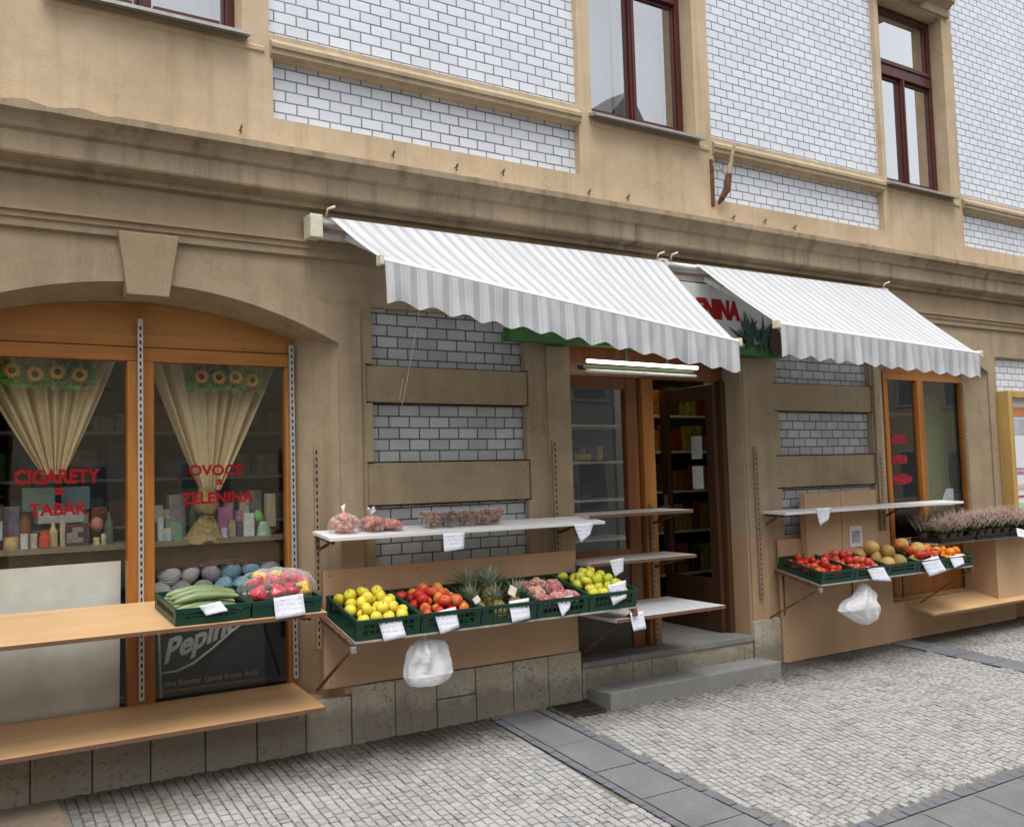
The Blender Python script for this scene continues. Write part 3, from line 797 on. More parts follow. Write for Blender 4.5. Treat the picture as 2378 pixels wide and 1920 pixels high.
# upper windows
for i, (a, b) in enumerate(WIN):
    Y0, Y1 = .135, .195
    m = MB(); w = .055; mid = (a + b) / 2; zt0, zt1 = 5.365, 5.495
    z0, z1 = 4.262, 6.055
    m.box(a + .002, a + w, Y0, Y1, z0, z1); m.box(b - w, b - .002, Y0, Y1, z0, z1)
    m.box(a + w, b - w, Y0, Y1, z1 - w, z1); m.box(a + w, b - w, Y0, Y1, z0, z0 + .05)
    m.box(a + w, b - w, Y0 - .02, Y1, zt0, zt1); m.box(a + w, b - w, Y0 - .035, Y1 - .03, zt1 - .03, zt1 + .012)
    m.box(mid - .028, mid + .028, Y0 - .012, Y1, z0 + .05, zt0)
    m.box(mid - .012, mid + .012, Y0 - .024, Y0, z0 + .05, zt0)
    for s0, s1 in ((a + w, mid - .028), (mid + .028, b - w)):
        m.box(s0, s0 + .018, Y0 + .015, Y1 - .01, z0 + .05, zt0); m.box(s1 - .018, s1, Y0 + .015, Y1 - .01, z0 + .05, zt0)
        m.box(s0 + .03, s1 - .03, Y0 + .015, Y1 - .01, z0 + .05, z0 + .09); m.box(s0 + .03, s1 - .03, Y0 + .015, Y1 - .01, zt0 - .03, zt0)
    m.box(a + w, a + w + .03, Y0 + .015, Y1 - .01, zt1, z1 - w); m.box(b - w - .03, b - w, Y0 + .015, Y1 - .01, zt1, z1 - w)
    wf = m.build('window', M['winwood'], bld, bevel=.004)
    g = MB()
    for (u0, u1, v0, v1) in ((a + w, mid - .03, z0 + .05, zt0), (mid + .03, b - w, z0 + .05, zt0), (a + w, b - w, zt1, z1 - w)):
        g.q((u0, .168, v0), (u1, .168, v0), (u1, .168, v1), (u0, .168, v1))
    g.build('glass', M['glassup'], wf)
    s = MB(); x0, x1 = a - .03, b + .03
    s.q((x0, -.085, 4.215), (x1, -.085, 4.215), (x1, .14, 4.262), (x0, .14, 4.262)); s.q((x0, -.085, 4.215), (x1, -.085, 4.215), (x1, -.085, 4.195), (x0, -.085, 4.195))
    s.q((x0, -.085, 4.195), (x1, -.085, 4.195), (x1, -.01, 4.21), (x0, -.01, 4.21))
    for x in (x0, x1): s.q((x, -.085, 4.195), (x, -.085, 4.215), (x, .0, 4.235), (x, .0, 4.21))
    s.build('sill', M['metal'], wf)
    st = MB(); st.extrude_x([(0.001, 4.14), (-.012, 4.15), (-.012, 4.175), (0.001, 4.185)], a - .0, b + .13); st.build('apron_moulding', M['up'], bld)
    # hood
    hd = MB(); hd.extrude_x([(0.001, 6.075), (-.03, 6.08), (-.03, 6.16), (-.06, 6.18), (-.11, 6.21), (-.11, 6.26), (0.001, 6.29)], a - .10, b + .10)
    hd.box(mid - .14, mid + .14, -.13, -.02, 6.10, 6.36); hd.box(a - .02, a + .10, -.05, -.002, 6.0, 6.075)
    hd.build('window_hood', M['mould'], bld)
    # sheer curtain behind the left three quarters of each light
    for k, (u0, u1, v0, v1) in enumerate(((a - .02, mid - .01, 4.2, 5.46), (mid + .02, b + .02, 4.2, 5.46), (a - .02, b + .02, 5.48, 5.98))):
        cb = MB(); rows = []
        for q in range(41):
            x = u0 + (u1 - u0) * q / 40; y = .385 + .012 * math.sin(q * 1.1) + .006 * math.sin(q * 2.7)
            rows.append([(x, y, v0), (x, y + .004, (v0 + v1) / 2), (x, y, v1)])
        cb.grid(rows)
        o = cb.build('sheer_curtain', M['sheer'], smooth=True)
        pos = ('upper window in the top left corner', 'upper window above the larger awning', 'upper window at the top right')[i]
        par = ('left lower pane', 'right lower pane', 'top light')[k]
        tag(o, f'white sheer curtain, {par}, {pos}', 'curtain', 'sheer curtains in the upper windows')

# ---- left shop window
m = MB()
n = 36; xs = [.32 + 1.86 * k / n for k in range(n + 1)]
for a, b in zip(xs[:-1], xs[1:]):
    za, zb = A1b(a), A1b(b)
    m.q((a, .24, 2.372), (b, .24, 2.372), (b, .24, zb), (a, .24, za)); m.q((a, .29, 2.372), (b, .29, 2.372), (b, .29, zb), (a, .29, za))
tym = m.build('arched_board', M['orange'], bld)
m = MB()
m.box(.322, 2.178, .228, .30, 2.288, 2.366)
f1 = m.build('window_transom', M['orange'], bld, bevel=.005)
m = MB()
m.box(1.197, 1.342, .222, .30, .302, 2.286); m.box(.32, .40, .225, .30, .302, 2.286); m.box(2.122, 2.178, .23, .30, .302, 2.286)
m.box(.402, 1.195, .226, .30, .302, .362); m.box(1.344, 2.12, .226, .30, .302, .362)
swf = m.build('shop_window', M['orangev'], bld, bevel=.006)
g = MB()
for u0, u1 in ((.40, 1.197), (1.342, 2.122)): g.q((u0, .262, .36), (u1, .262, .36), (u1, .262, 2.288), (u0, .262, 2.288))
g.build('glass', M['glass'], swf)
for body, a, b, z0, z1 in (('CIGARETY', .632, 1.06, 1.605, 1.685), ('a', .83, .875, 1.545, 1.585), ('TABÁK', .705, 1.0, 1.435, 1.520),
                           ('OVOCE', 1.545, 1.862, 1.630, 1.695), ('a', 1.70, 1.74, 1.575, 1.61), ('ZELENINA', 1.495, 1.925, 1.467, 1.535)):
    text_obj('lettering', body, M['red'], a, b, z0, z1, .2612, swf, bold=.035, ext=.0004)
# ---- right shop window
m = MB(); n = 30; xs = [7.865 + 1.27 * k / n for k in range(n + 1)]
for a, b in zip(xs[:-1], xs[1:]):
    m.q((a, .125, 2.455), (b, .125, 2.455), (b, .125, A2b(b)), (a, .125, A2b(a))); 
m.box(7.863, 9.137, .118, .17, 2.385, 2.453)
m.build('arched_board', M['orange'], bld)
m = MB()
m.box(8.375, 8.462, .105, .17, .90, 2.383); m.box(7.863, 7.925, .112, .17, .90, 2.383); m.box(9.118, 9.137, .112, .17, .90, 2.383); m.box(7.863, 9.137, .105, .17, .84, .898)
m.box(7.863, 9.137, .115, .17, .352, .838)
sw2 = m.build('shop_window', M['orangev'], bld, bevel=.006)
g = MB()
for u0, u1 in ((7.925, 8.375), (8.462, 9.118)): g.q((u0, .142, .90), (u1, .142, .90), (u1, .142, 2.385), (u0, .142, 2.385))
g.build('glass', M['glass'], sw2)
for k, (px0, py0, px1, py1) in enumerate(((2070, 1008, 2106, 1030), (2072, 1056, 2108, 1076), (2072, 1100, 2120, 1124))):
    p = at(px0, py0, .138); q_ = at(px1, py1, .138); mb = MB(); pts = []
    cx_, cz_, rx, rz = (p.x + q_.x) / 2, (p.z + q_.z) / 2, (q_.x - p.x) / 2, (p.z - q_.z) / 2
    for j in range(24):
        an = 2 * PI * j / 24; ex = 0.35 if k < 2 else 1.0
        sg = lambda v: math.copysign(abs(v) ** ex, v)
        pts.append((cx_ + rx * sg(math.cos(an)), .1395, cz_ + rz * sg(math.sin(an))))
    mb.q(*pts); mb.build('red_sticker', m_plain('faded_red_sticker', (.24, .02, .03), .7, .15, .6, 45), sw2)

# ---- doorway
m = MB()
m.box(4.139, 5.848, .19, .26, 2.305, 2.598)
m.build('door_header', M['doorwood'], bld, bevel=.004)
m = MB()
m.box(4.139, 4.268, .19, .25, .272, 2.303); m.box(4.802, 4.915, .19, .25, .272, 2.303); m.box(4.27, 4.80, .19, .25, 2.215, 2.303)
m.box(4.27, 4.80, .19, .25, .94, 1.005); sd_low = MB(); sd_low.box(4.27, 4.80, .205, .24, .272, .938)
sd = m.build('sidelight', M['doorwood'], bld, bevel=.005)
sd_low.build('lower_panel', M['greybrown'], sd)
g = MB(); g.q((4.268, .222, 1.0), (4.802, .222, 1.0), (4.802, .222, 2.22), (4.268, .222, 2.22)); g.build('glass', M['glassdoor'], sd)
m = MB(); m.box(4.945, 5.062, .165, .24, .272, 2.303); m.build('door_post', M['orangev'], bld, bevel=.006)
m = MB(); m.box(5.80, 5.849, .165, .25, .272, 2.303); m.build('door_jamb', M['darkwood'], bld, bevel=.004)
# open leaf, swung into the shop
dirv = Vector((.10, .99, 0)).normalized(); nrm = Vector((-dirv.y, dirv.x, 0))
LM = Matrix(((dirv.x, nrm.x, 0, 5.795), (dirv.y, nrm.y, 0, .215), (0, 0, 1, .28), (0, 0, 0, 1)))
L = .74; H = 2.01
m = MB()
for (u0, u1, v0, v1) in ((0, .105, 0, H), (L - .105, L, 0, H), (.105, L - .105, H - .12, H), (.105, L - .105, 0, .42)):
    m.box(u0, u1, 0, .04, v0, v1, LM)
leaf = m.build('door_leaf', M['leafwood'], bld, bevel=.005)
g = MB(); g.q(*[LM @ Vector(p) for p in ((.105, .02, .42), (L - .105, .02, .42), (L - .105, .02, H - .12), (.105, .02, H - .12))]); g.build('glass', M['glassdoor'], leaf)
h = MB(); h.tube([LM @ Vector(p) for p in ((L - .05, .04, 1.0), (L - .05, .085, 1.0), (L - .15, .085, 1.0))], .009, 8); h.box(L - .07, L - .03, .04, .046, .9, 1.1, LM); h.build('handle', M['metal'], leaf)
for z_ in (1.15, 1.40):
    pp = MB(); pp.box(.16, .30, .0415, .043, z_, z_ + .19, LM); pp.build('notice_sheet', m_plain('pale_grey_sheet', (.55, .56, .56), .7) if z_ > 1.3 else m_plain('white_sheet', (.72, .74, .74), .7), leaf)

# ================================================================== AWNINGS, SIGN, LAMP
def awning(label, xl, xr, ztop, fl, fr, vl, vr, roller_x0, group):
    t = thing('awning', label, 'awning', group=group)
    n, mrows = int((xr - xl) / .02), 14
    rows = []
    for j in range(mrows + 1):
        v = j / mrows; row = []
        for k in range(n + 1):
            u = k / n; x = xl + (xr - xl) * u
            f = fl.lerp(fr, u)
            y = -.135 + (f.y + .135) * v; z = ztop + (f.z - ztop) * v
            z += -.022 * math.sin(PI * v) * (0.6 + .4 * math.sin(u * 9)) + .0025 * math.sin(u * 60 + v * 2) * v
            row.append((x, y, z))
        rows.append(row)
    c = MB().grid(rows).build('canopy', M['stripe'], t, smooth=True)
    rows = []
    for j in range(9):
        v = j / 8; row = []
        for k in range(n * 2 + 1):
            u = k / (2 * n); x = xl + (xr - xl) * u
            f = fl.lerp(fr, u); h = vl + (vr - vl) * u
            sc = (.028 + .010 * mnoise.noise(Vector((x * 1.9, xl, 0)))) * abs(math.sin(PI * (x - xl) / .2 + .25 * mnoise.noise(Vector((x * 1.3, 4, xl))))) ** 1.3
            hh = h - .028 + (.028 - sc)
            y = f.y - .022 + v * (.012 * math.sin(x * 2 * PI / .2 + .8 + 2.0 * mnoise.noise(Vector((x * 2, 1, xl)))) + .022 * mnoise.noise(Vector((x * 3.1, 2, xl))) + .012 * mnoise.noise(Vector((x * 8, 3, v))))
            row.append((x, y, f.z - .012 - hh * v))
        rows.append(row)
    MB().grid(rows).build('valance', M['stripe'], t, smooth=True)
    b = MB(); b.tube([fl + Vector((-.015, 0, -.004)), fr + Vector((.015, 0, -.004))], .021, 10)
    b.build('front_bar', M['white'], t, smooth=False)
    e = MB()
    for p in (fl + Vector((-.018, 0, -.004)), fr + Vector((.012, 0, -.004))): e.box(p.x - .012, p.x + .012, p.y - .03, p.y + .028, p.z - .03, p.z + .028)
    e_o = e
    for k, p in enumerate((fl + Vector((-.018, 0, -.004)), fr + Vector((.018, 0, -.004)))):
        MB().box(p.x - .012, p.x + .012, p.y - .03, p.y + .028, p.z - .03, p.z + .028).build('end_cap', M['cream'], t, bevel=.006)
    MB().tube([(roller_x0, -.095, ztop - .032), (xr, -.095, ztop - .032)], .038, 14).build('roller', M['metal'], t, smooth=True)
    MB().box(roller_x0, xr, -.085, -.05, ztop - .125, ztop - .085).build('back_rail', M['greyshelf'], t, bevel=.003)
    for x in (roller_x0 - .05, xr - .03):
        m = MB(); m.box(x - .03, x + .05, -.135, -.001 if x > 3 else -.02, ztop - .13, ztop + .012); m.build('bracket', M['cream'], t, bevel=.006)
    for s, x0, f in ((1, xl + .12, fl), (-1, xr - .12, fr)):
        el = Vector((x0 + s * .34, (f.y - .1) / 2 - .06, (ztop - .12 + f.z) / 2 - .13))
        a = MB(); a.bar((x0, -.09, ztop - .1), el, .03, .04); a.bar(el, f + Vector((s * .10, .04, -.045)), .026, .034); a.build('folding_arm', M['metal'], t, bevel=.003)
    for x in (roller_x0 + .02, xr - .06):
        m = MB(); m.tube([(x, -.13, ztop), (x + .005, -.15, ztop + .045), (x + .045, -.17, ztop + .06)], [.007, .007, .009], 6); m.build('lever', M['cream'], t, smooth=True)
    return t
awning('larger white and grey striped awning over the left half of the shop front', 2.28, 4.945, 3.155,
       Vector((2.28, -.84, 2.752)), Vector((4.945, -.835, 2.452)), .232, .215, 2.235, 'striped awnings over the shop')
awning('smaller white and grey striped awning reaching over the right shop window and pier', 5.285, 7.65, 3.165,
       Vector((5.285, -.91, 2.587)), Vector((7.65, -.955, 2.482)), .225, .205, 5.0, 'striped awnings over the shop')
c = MB(); pts = [at(975, 716, -.55), at(962, 790, -.5), at(946, 880, -.45), at(934, 940, -.4), at(928, 925, -.4), at(936, 880, -.42)]
tag(c.tube(pts, .0016, 5).build('pull_cord', M['white'], smooth=True), 'thin pale cord hanging below the left end of the larger awning', 'cord')

sg = thing('shop_sign', 'grey sign board over the doorway with red letters and painted palm leaves', 'sign')
m = MB(); m.box(3.72, 6.26, -.125, -.05, 2.49, 3.02); m.build('board', m_plain('sign_grey_paint', (.50, .51, .49), .5, .4, .06, 4), sg, bevel=.004)
text_obj('lettering', 'ZELENINA', M['red'], 5.01, 5.752, 2.752, 2.912, -.1255, sg, bold=.065, ext=.003)
def slab(m, pts, y=-.1255, e=.003):
    f = [(x, y - e, z) for x, z in pts]; b = [(x, y, z) for x, z in pts]
    m.q(*f)
    for i in range(len(pts)):
        j = (i + 1) % len(pts); m.q(f[i], f[j], b[j], b[i])
m = MB(); top = [(3.55 + 2.71 * k / 40, 2.575 + .018 * math.sin(k * .55) + .02 * math.sin(k * .17)) for k in range(41)]
slab(m, [(3.55, 2.486)] + [(6.262, 2.486)] + top[::-1], -.048, .081)
m.build('green_band', m_plain('sign_green_paint', (.045, .15, .035), .5, .4, .2, 6), sg)
m = MB(); rn = random.Random(21)
def blade(m, x, z, ang, L, wd, y):
    d = (math.sin(ang), math.cos(ang)); n_ = (d[1], -d[0]); pts = []
    for s, w_ in ((0, .5), (.25, 1), (.6, .8), (1, 0)): pts.append((x + d[0] * L * s + n_[0] * wd * w_ + .03 * s * s * math.sin(ang * 3), z + d[1] * L * s + n_[1] * wd * w_))
    for s, w_ in ((.6, .8), (.25, 1), (0, .5)): pts.append((x + d[0] * L * s - n_[0] * wd * w_ + .03 * s * s * math.sin(ang * 3), z + d[1] * L * s - n_[1] * wd * w_))
    slab(m, pts, y, .002)
for k in range(34): blade(m, 5.90 + rn.uniform(-.12, .16), 2.53 + rn.uniform(0, .12), rn.uniform(-1.1, 1.1), rn.uniform(.12, .27), rn.uniform(.010, .02), -.1255 - .0006 * k - .004)
m.build('painted_leaves', m_plain('dark_green_paint', (.018, .06, .035), .5, .4, .5, 30), sg)
m = MB(); slab(m, [(6.12 + .075 * math.cos(a * .3), 2.60 + .115 * math.sin(a * .3)) for a in range(21)], -.153, .004); m.build('painted_fruit', m_plain('dark_brown_paint', (.05, .03, .015), .6, .4, .5, 60), sg)

tl = thing('tube_lamp', 'lit fluorescent tube lamp hanging over the shop door below the larger awning', 'lamp')
m = MB(); m.box(4.19, 5.27, -.085, -.02, 2.322, 2.350); m.box(4.6, 4.62, -.07, -.05, 2.35, 2.49); m.box(5.0, 5.02, -.07, -.05, 2.35, 2.49)
m.build('housing', m_plain('lamp_green_grey', (.06, .08, .04), .5), tl, bevel=.004)
MB().tube([(4.20, -.125, 2.372), (5.26, -.125, 2.362)], .0125, 12).build('lit_tube', M['tube'], tl, smooth=True)
MB().tube([(4.20, -.105, 2.306), (5.26, -.105, 2.300)], .0125, 12).build('unlit_tube', M['tubedim'], tl, smooth=True)

# ================================================================== RAILS, SHELVES, RACKS
def rail(x, y, z0, z1, mat, label):
    m = MB(); m.box(x - .014, x + .014, y - .012, y + .006, z0, z1)
    m.cur = 1; z = z0 + .02
    while z < z1 - .03: m.box(x - .0045, x + .0045, y - .0128, y - .0121, z, z + .022); z += .040
    o = m.build('shelf_rail', [mat, M['slot']])
    return tag(o, label, 'shelf rail', 'slotted shelf rails on the shop front')
rail(1.262, .208, .40, 2.525, M['railm'], 'pale slotted rail on the wooden post between the two big left window panes')
rail(2.154, .214, .40, 2.42, M['railm'], 'pale slotted rail along the right edge of the big left window')
rail(2.205, -.033, .60, 1.80, M['railp'], 'wall coloured slotted rail on the pier right of the big left window')
rail(3.955, -.030, .56, 1.82, M['railp'], 'wall coloured slotted rail on the pier left of the doorway')
rail(4.99, .152, .28, 1.34, M['railp'], 'slotted rail on the wooden post in the middle of the doorway')
rail(5.952, -.030, .55, 1.76, M['railp'], 'wall coloured slotted rail on the pier right of the doorway')
rail(7.578, -.012, .45, 1.70, M['railp'], 'wall coloured slotted rail left of the right shop window')
rail(9.118, .098, .90, 2.38, M['railp'], 'wall coloured slotted rail along the right edge of the right shop window')

def plank(name, x0, x1, yb, zb, yf, zf, th, mat, edge, label, cat='shelf', group=None, supports=()):
    t = thing(name, label, cat, group=group)
    m = MB(); m.q((x0, yf, zf), (x1, yf, zf), (x1, yb, zb), (x0, yb, zb)); m.q((x0, yf, zf - th), (x1, yf, zf - th), (x1, yb, zb - th), (x0, yb, zb - th))
    for x in (x0, x1): m.q((x, yf, zf - th), (x, yf, zf), (x, yb, zb), (x, yb, zb - th))
    m.q((x0, yb, zb), (x1, yb, zb), (x1, yb, zb - th), (x0, yb, zb - th)); m.q((x0, yf, zf), (x1, yf, zf), (x1, yf, zf - th), (x0, yf, zf - th))
    m.build('board', mat, t, bevel=.0015)
    if edge:
        e = MB(); M_ = None
        e.box(x0 + .001, x1 - .001, yf - .0025, yf - .0003, zf - th + .001, zf - .001); e.build('edge_band', edge, t)
    for x in supports:
        b = MB(); b.bar((x, yb, zb - th - .012), (x, yf + .05, zf - th - .010), .018, .022); b.bar((x, yb, zb - th - .09), (x, yf + .12, zf - th - .02), .006, .02); b.build('bracket', M['rust'], t)
    return t
plank('bench_board', -1.6, 2.142, .215, .376, -.275, .318, .024, M['beech'], M['edge'], 'long low beech board resting on the plinth under the big left window', 'bench')
plank('beech_shelf', -1.6, 2.10, .20, .938, -.425, .862, .022, M['beech'], M['edge'], 'long beech shelf across the big left window carrying two green crates', 'shelf', supports=(1.262, 2.02))
plank('wall_shelf', 2.172, 4.165, -.048, 1.288, -.305, 1.256, .02, M['white'], None, 'long white shelf on the left pier carrying bags and punnets', 'shelf', 'white wall shelves', (2.215, 3.955))
plank('wall_shelf', 5.99, 8.40, -.048, 1.242, -.285, 1.232, .02, M['white'], None, 'long empty white shelf across the right pier', 'shelf', 'white wall shelves', (6.02, 7.578))
G_ = 'shelves on the doorway post'
plank('door_shelf', 4.10, 5.07, .14, 1.302, -.215, 1.296, .022, M['greyshelf'], M['edge'], 'dusty grey shelf across the door sidelight, topmost of three', 'shelf', G_, (4.99,))
plank('door_shelf', 4.10, 5.085, .14, .972, -.215, .966, .022, M['greyshelf'], M['edge'], 'dusty grey shelf across the door sidelight, middle one of three', 'shelf', G_, (4.99,))
plank('door_shelf', 4.10, 5.10, .14, .628, -.47, .618, .024, m_plain('pale_grey_melamine', (.60, .60, .60), .4), M['edge'], 'wide pale shelf in front of the doorway, lowest of three', 'shelf', G_, (4.99,))

def rack(label, xa, xb, yb, zb, yf, zf, low, wide=False):
    t = thing('display_rack', label, 'rack', group='slanted display racks holding the fruit crates')
    m = MB(); th = .010
    for (a, b) in ((xa, xb),):
        m.q((a, yf, zf), (b, yf, zf), (b, yb, zb), (a, yb, zb)); m.q((a, yf, zf - th), (b, yf, zf - th), (b, yb, zb - th), (a, yb, zb - th))
        m.q((a, yf, zf), (b, yf, zf), (b, yf, zf - th), (a, yf, zf - th)); m.q((a, yb, zb), (b, yb, zb), (b, yb, zb - th), (a, yb, zb - th))
        for x in (a, b): m.q((x, yf, zf), (x, yb, zb), (x, yb, zb - th), (x, yf, zf - th))
    m.build('board', M['rackboard'], t)
    for i, x in enumerate((xa - .012, xb - .03)):
        w_ = .022
        m = MB(); m.bar((x, yb, zb - .022), (x, yf - .01, zf - .022), w_, .026); m.build('side_bar', M['rust'], t, bevel=.002)
        s = MB(); s.bar((x, yf + .005, zf - .03), (low[i][0], low[i][1], low[i][2]), .034 if (wide and i) else .015, .012); s.build('strut', M['rust'], t)
        h = MB(); h.box(x - .016, x + .016, yf - .016, yf + .012, zf - .058, zf - .020); h.build('clamp', M['metal'] if i == 0 else M['rust'], t, bevel=.004)
    return t
RK1 = (-.045, .797, -.487, .688); RK2 = (-.03, .775, -.475, .672)
rack('long slanted rack below the white shelf on the left pier', 2.232, 4.272, *RK1, ((2.185, -.05, .365), (4.17, -.03, .35)), True)
rack('long slanted rack on the right pier beside the flower pots', 6.13, 8.18, *RK2, ((6.05, -.02, .385), (7.95, -.02, .29)))
for x in (6.19, 7.05, 7.75):
    o = MB(); o.tube([(x, -.055, .74), (x, -.055, .42), (x - .03, -.07, .40)], .007, 6)
    tag(o.build('hanging_rod', M['rust'], smooth=True), {6.19: 'thin rusty rod below the left end of the right rack', 7.05: 'thin rusty rod below the middle of the right rack', 7.75: 'thin rusty rod below the right end of the right rack'}[x], 'rod', 'rusty rods under the right rack')

# ================================================================== CRATES
def crate_mesh(W, D, H):
    m = MB(); th = .008
    m.box(0, W, 0, D, 0, .006)
    for (z0, z1, e) in ((.006, .03, 0), (H - .022, H, .003)):
        m.box(-e, W + e, -e, th, z0, z1); m.box(-e, W + e, D - th, D + e, z0, z1); m.box(-e, th, th, D - th, z0, z1); m.box(W - th, W + e, th, D - th, z0, z1)
    zm = (.03 + H - .022) / 2
    for (u0, u1) in ((0, .045), (W - .045, W)):
        m.box(u0, u1, .0005, th - .0005, .03, H - .022); m.box(u0, u1, D - th + .0005, D - .0005, .03, H - .022)
    for (v0, v1) in ((th, .05), (D - .05, D - th)):
        m.box(.0005, th - .0005, v0, v1, .03, H - .022); m.box(W - th + .0005, W - .0005, v0, v1, .03, H - .022)
    m.box(.045, W - .045, .001, th - .001, zm - .004, zm + .004)
    n = 9
    for k in range(1, n):
        u = .045 + (W - .09) * k / n
        m.box(u - .004, u + .004, .0012, th - .0012, .03, H - .022); m.box(u - .004, u + .004, D - th + .0012, D - .0012, .03, H - .022)
    for k in range(1, n):
        v = .05 + (D - .1) * k / n
        m.box(.0012, th - .0012, v - .004, v + .004, .03, H - .022); m.box(W - th + .0012, W - .0012, v - .004, v + .004, .03, H - .022)
    return m.mesh('crate', M['green'])
ME_C = crate_mesh(.398, .435, .118); ME_L = crate_mesh(.385, .43, .085); ME_R = crate_mesh(.400, .435, .098)
CR = 'green plastic fruit crates'
def crate(me, x, yf, zf, slope, label):
    o = inst(me, 'crate', (x, yf, zf), (math.atan(slope), 0, 0)); return tag(o, label, 'crate', CR)
sl1 = (RK1[1] - RK1[3]) / (RK1[0] - RK1[2]); sl2 = (RK2[1] - RK2[3]) / (RK2[0] - RK2[2]); slb = (.938 - .862) / .625
crL = [crate(ME_L, 1.292, -.405, .8675, slb, 'green crate of long cucumbers on the beech shelf'),
       crate(ME_L, 1.688, -.405, .8675, slb, 'green crate of bagged red and yellow peppers on the beech shelf')]
nm = ['yellow apples at the left end of the left rack', 'red apples on the left rack', 'pineapples on the left rack', 'pinkish red bagged fruit on the left rack', 'yellow green apples at the doorway end of the left rack']
crM = [crate(ME_C, 2.238 + .406 * k, -.482, .690, sl1, 'green crate of ' + nm[k]) for k in range(5)]
nm = ['red tomatoes at the left end of the right rack', 'bright red fruit, second on the right rack', 'big tan yellow fruit in the middle of the right rack', 'mixed tan and rosy fruit, fourth on the right rack', 'oranges at the right end of the right rack']
crR = [crate(ME_R, 6.135 + .409 * k, -.470, .674, sl2, 'green crate of ' + nm[k]) for k in range(5)]
bpy.context.view_layer.update()

# ================================================================== FRUIT
def fruit_mesh(name, r, mat, sq=0.9, dimple=.18, seg=14, stem=True, neck=0.0):
    m = MB(); prof = []
    n = 11
    for k in range(n + 1):
        a = PI * k / n; rr = math.sin(a); z = -math.cos(a)
        d = dimple * math.exp(-((1 - abs(z)) / .10)) * (1.0 if z > 0 else .55)
        rad = rr * (1 + neck * -max(0, z) * .5)
        prof.append((max(rad * r, r * .02 if k in (0, n) else rad * r), (z * sq - math.copysign(d, z)) * r + neck * max(0, z) * r * .5))
    m.lathe(prof, seg)
    if stem:
        m.cur = 1; zt = (sq - dimple * .9) * r
        m.tube([(0, 0, zt), (.1 * r, .05 * r, zt + .35 * r)], [.045 * r, .06 * r], 5)
    return m.mesh(name, [mat, M['stem']], smooth=True)
MF = {'yellow': fruit_mesh('apple', .038, M['f_yellow']), 'red': fruit_mesh('apple', .038, M['f_red']), 'green': fruit_mesh('apple', .038, M['f_green']),
      'tomato': fruit_mesh('tomato', .033, M['f_tomato'], .82, .12), 'pink': fruit_mesh('fruit', .036, M['f_pink'], .92, .12),
      'tan': fruit_mesh('large_fruit', .066, M['f_tan'], 1.0, .06, 16, False, .12), 'orange': fruit_mesh('orange', .041, M['f_orange'], .95, .04, 16, False)}
def pile(cr, key, name, r, label, cat, group, W, D, H, seed, base=.02, mound=.05, n1=None, u0=.02, skip=0.0, fill=1.0):
    rn = random.Random(seed); pts = []
    Mx = cr.matrix_world
    def add(u, v, z): pts.append((u, v, z))
    px = 2 * r * .99
    nx = max(1, int((W - 2 * u0 - .004) / px)); ny = max(1, int((D - .03) / (px * .9)))
    zb = H - r * 1.05 + base
    for j in range(ny):
        for i in range(nx):
            if rn.random() < skip: continue
            u = u0 + r + (W - 2 * u0 - 2 * r) * (i + .5 * (j % 2) * .8 + rn.uniform(-.08, .08)) / max(1, nx - .6)
            v = .012 + r + (D - .03 - 2 * r) * j / max(1, ny - 1) + rn.uniform(-.004, .004)
            u = min(max(u, .010 + r), W - .010 - r)
            add(u, v, zb + rn.uniform(-.008, .006))
    for j in range(ny - 1):
        for i in range(nx - 1):
            if rn.random() > fill: continue
            u = u0 + r + (W - 2 * u0 - 2 * r) * (i + .5 + rn.uniform(-.15, .15)) / max(1, nx - .6)
            v = .012 + r + (D - .03 - 2 * r) * (j + .5) / max(1, ny - 1) + rn.uniform(-.006, .006)
            e = 1 - ((u / W - .5) * 1.9) ** 2
            if e < .15: continue
            add(u, v, zb + r * 1.15 + rn.uniform(-.006, .008))
    for u, v, z in pts:
        o = inst(MF[key], name, Mx @ Vector((u, v, z)), (rn.gauss(0, .7), rn.gauss(0, .7), rn.uniform(0, 6.28)), (rn.uniform(.90, 1.08), rn.uniform(.90, 1.06), rn.uniform(.86, 1.08)))
        tag(o, label, cat, group)
    return pts
pile(crM[0], 'yellow', 'apple', .038, 'yellow apple heaped in the leftmost crate of the left rack', 'apple', 'yellow apples in the leftmost crate', .398, .435, .118, 1, base=.028, fill=.8)
pile(crM[1], 'red', 'apple', .038, 'red apple heaped in the crate between yellow apples and pineapples', 'apple', 'red apples beside the pineapples', .398, .435, .118, 2, base=.018, fill=.6)
pile(crM[4], 'green', 'apple', .038, 'yellow green apple heaped in the crate nearest the doorway', 'apple', 'yellow green apples by the doorway', .398, .435, .118, 3, base=.026, fill=.75)
pile(crR[0], 'tomato', 'tomato', .033, 'orange red tomato in the leftmost crate of the right rack', 'tomato', 'tomatoes in the right rack', .40, .435, .098, 4, base=.0, fill=.22, skip=.12)
pile(crR[1], 'pink', 'fruit', .036, 'bright red fruit in the second crate of the right rack', 'fruit', 'bright red fruit in the right rack', .40, .435, .098, 5, base=.006, fill=.5)
pile(crR[2], 'tan', 'large_fruit', .066, 'big tan yellow fruit in the middle crate of the right rack', 'fruit', 'big tan fruit in the middle crate', .40, .435, .098, 6, base=.045, fill=.95)
pile(crR[3], 'tan', 'large_fruit', .066, 'big tan yellow fruit in the crate left of the oranges', 'fruit', 'big tan fruit left of the oranges', .40, .435, .098, 7, base=.045, fill=.6, skip=.15)
rn = random.Random(77)
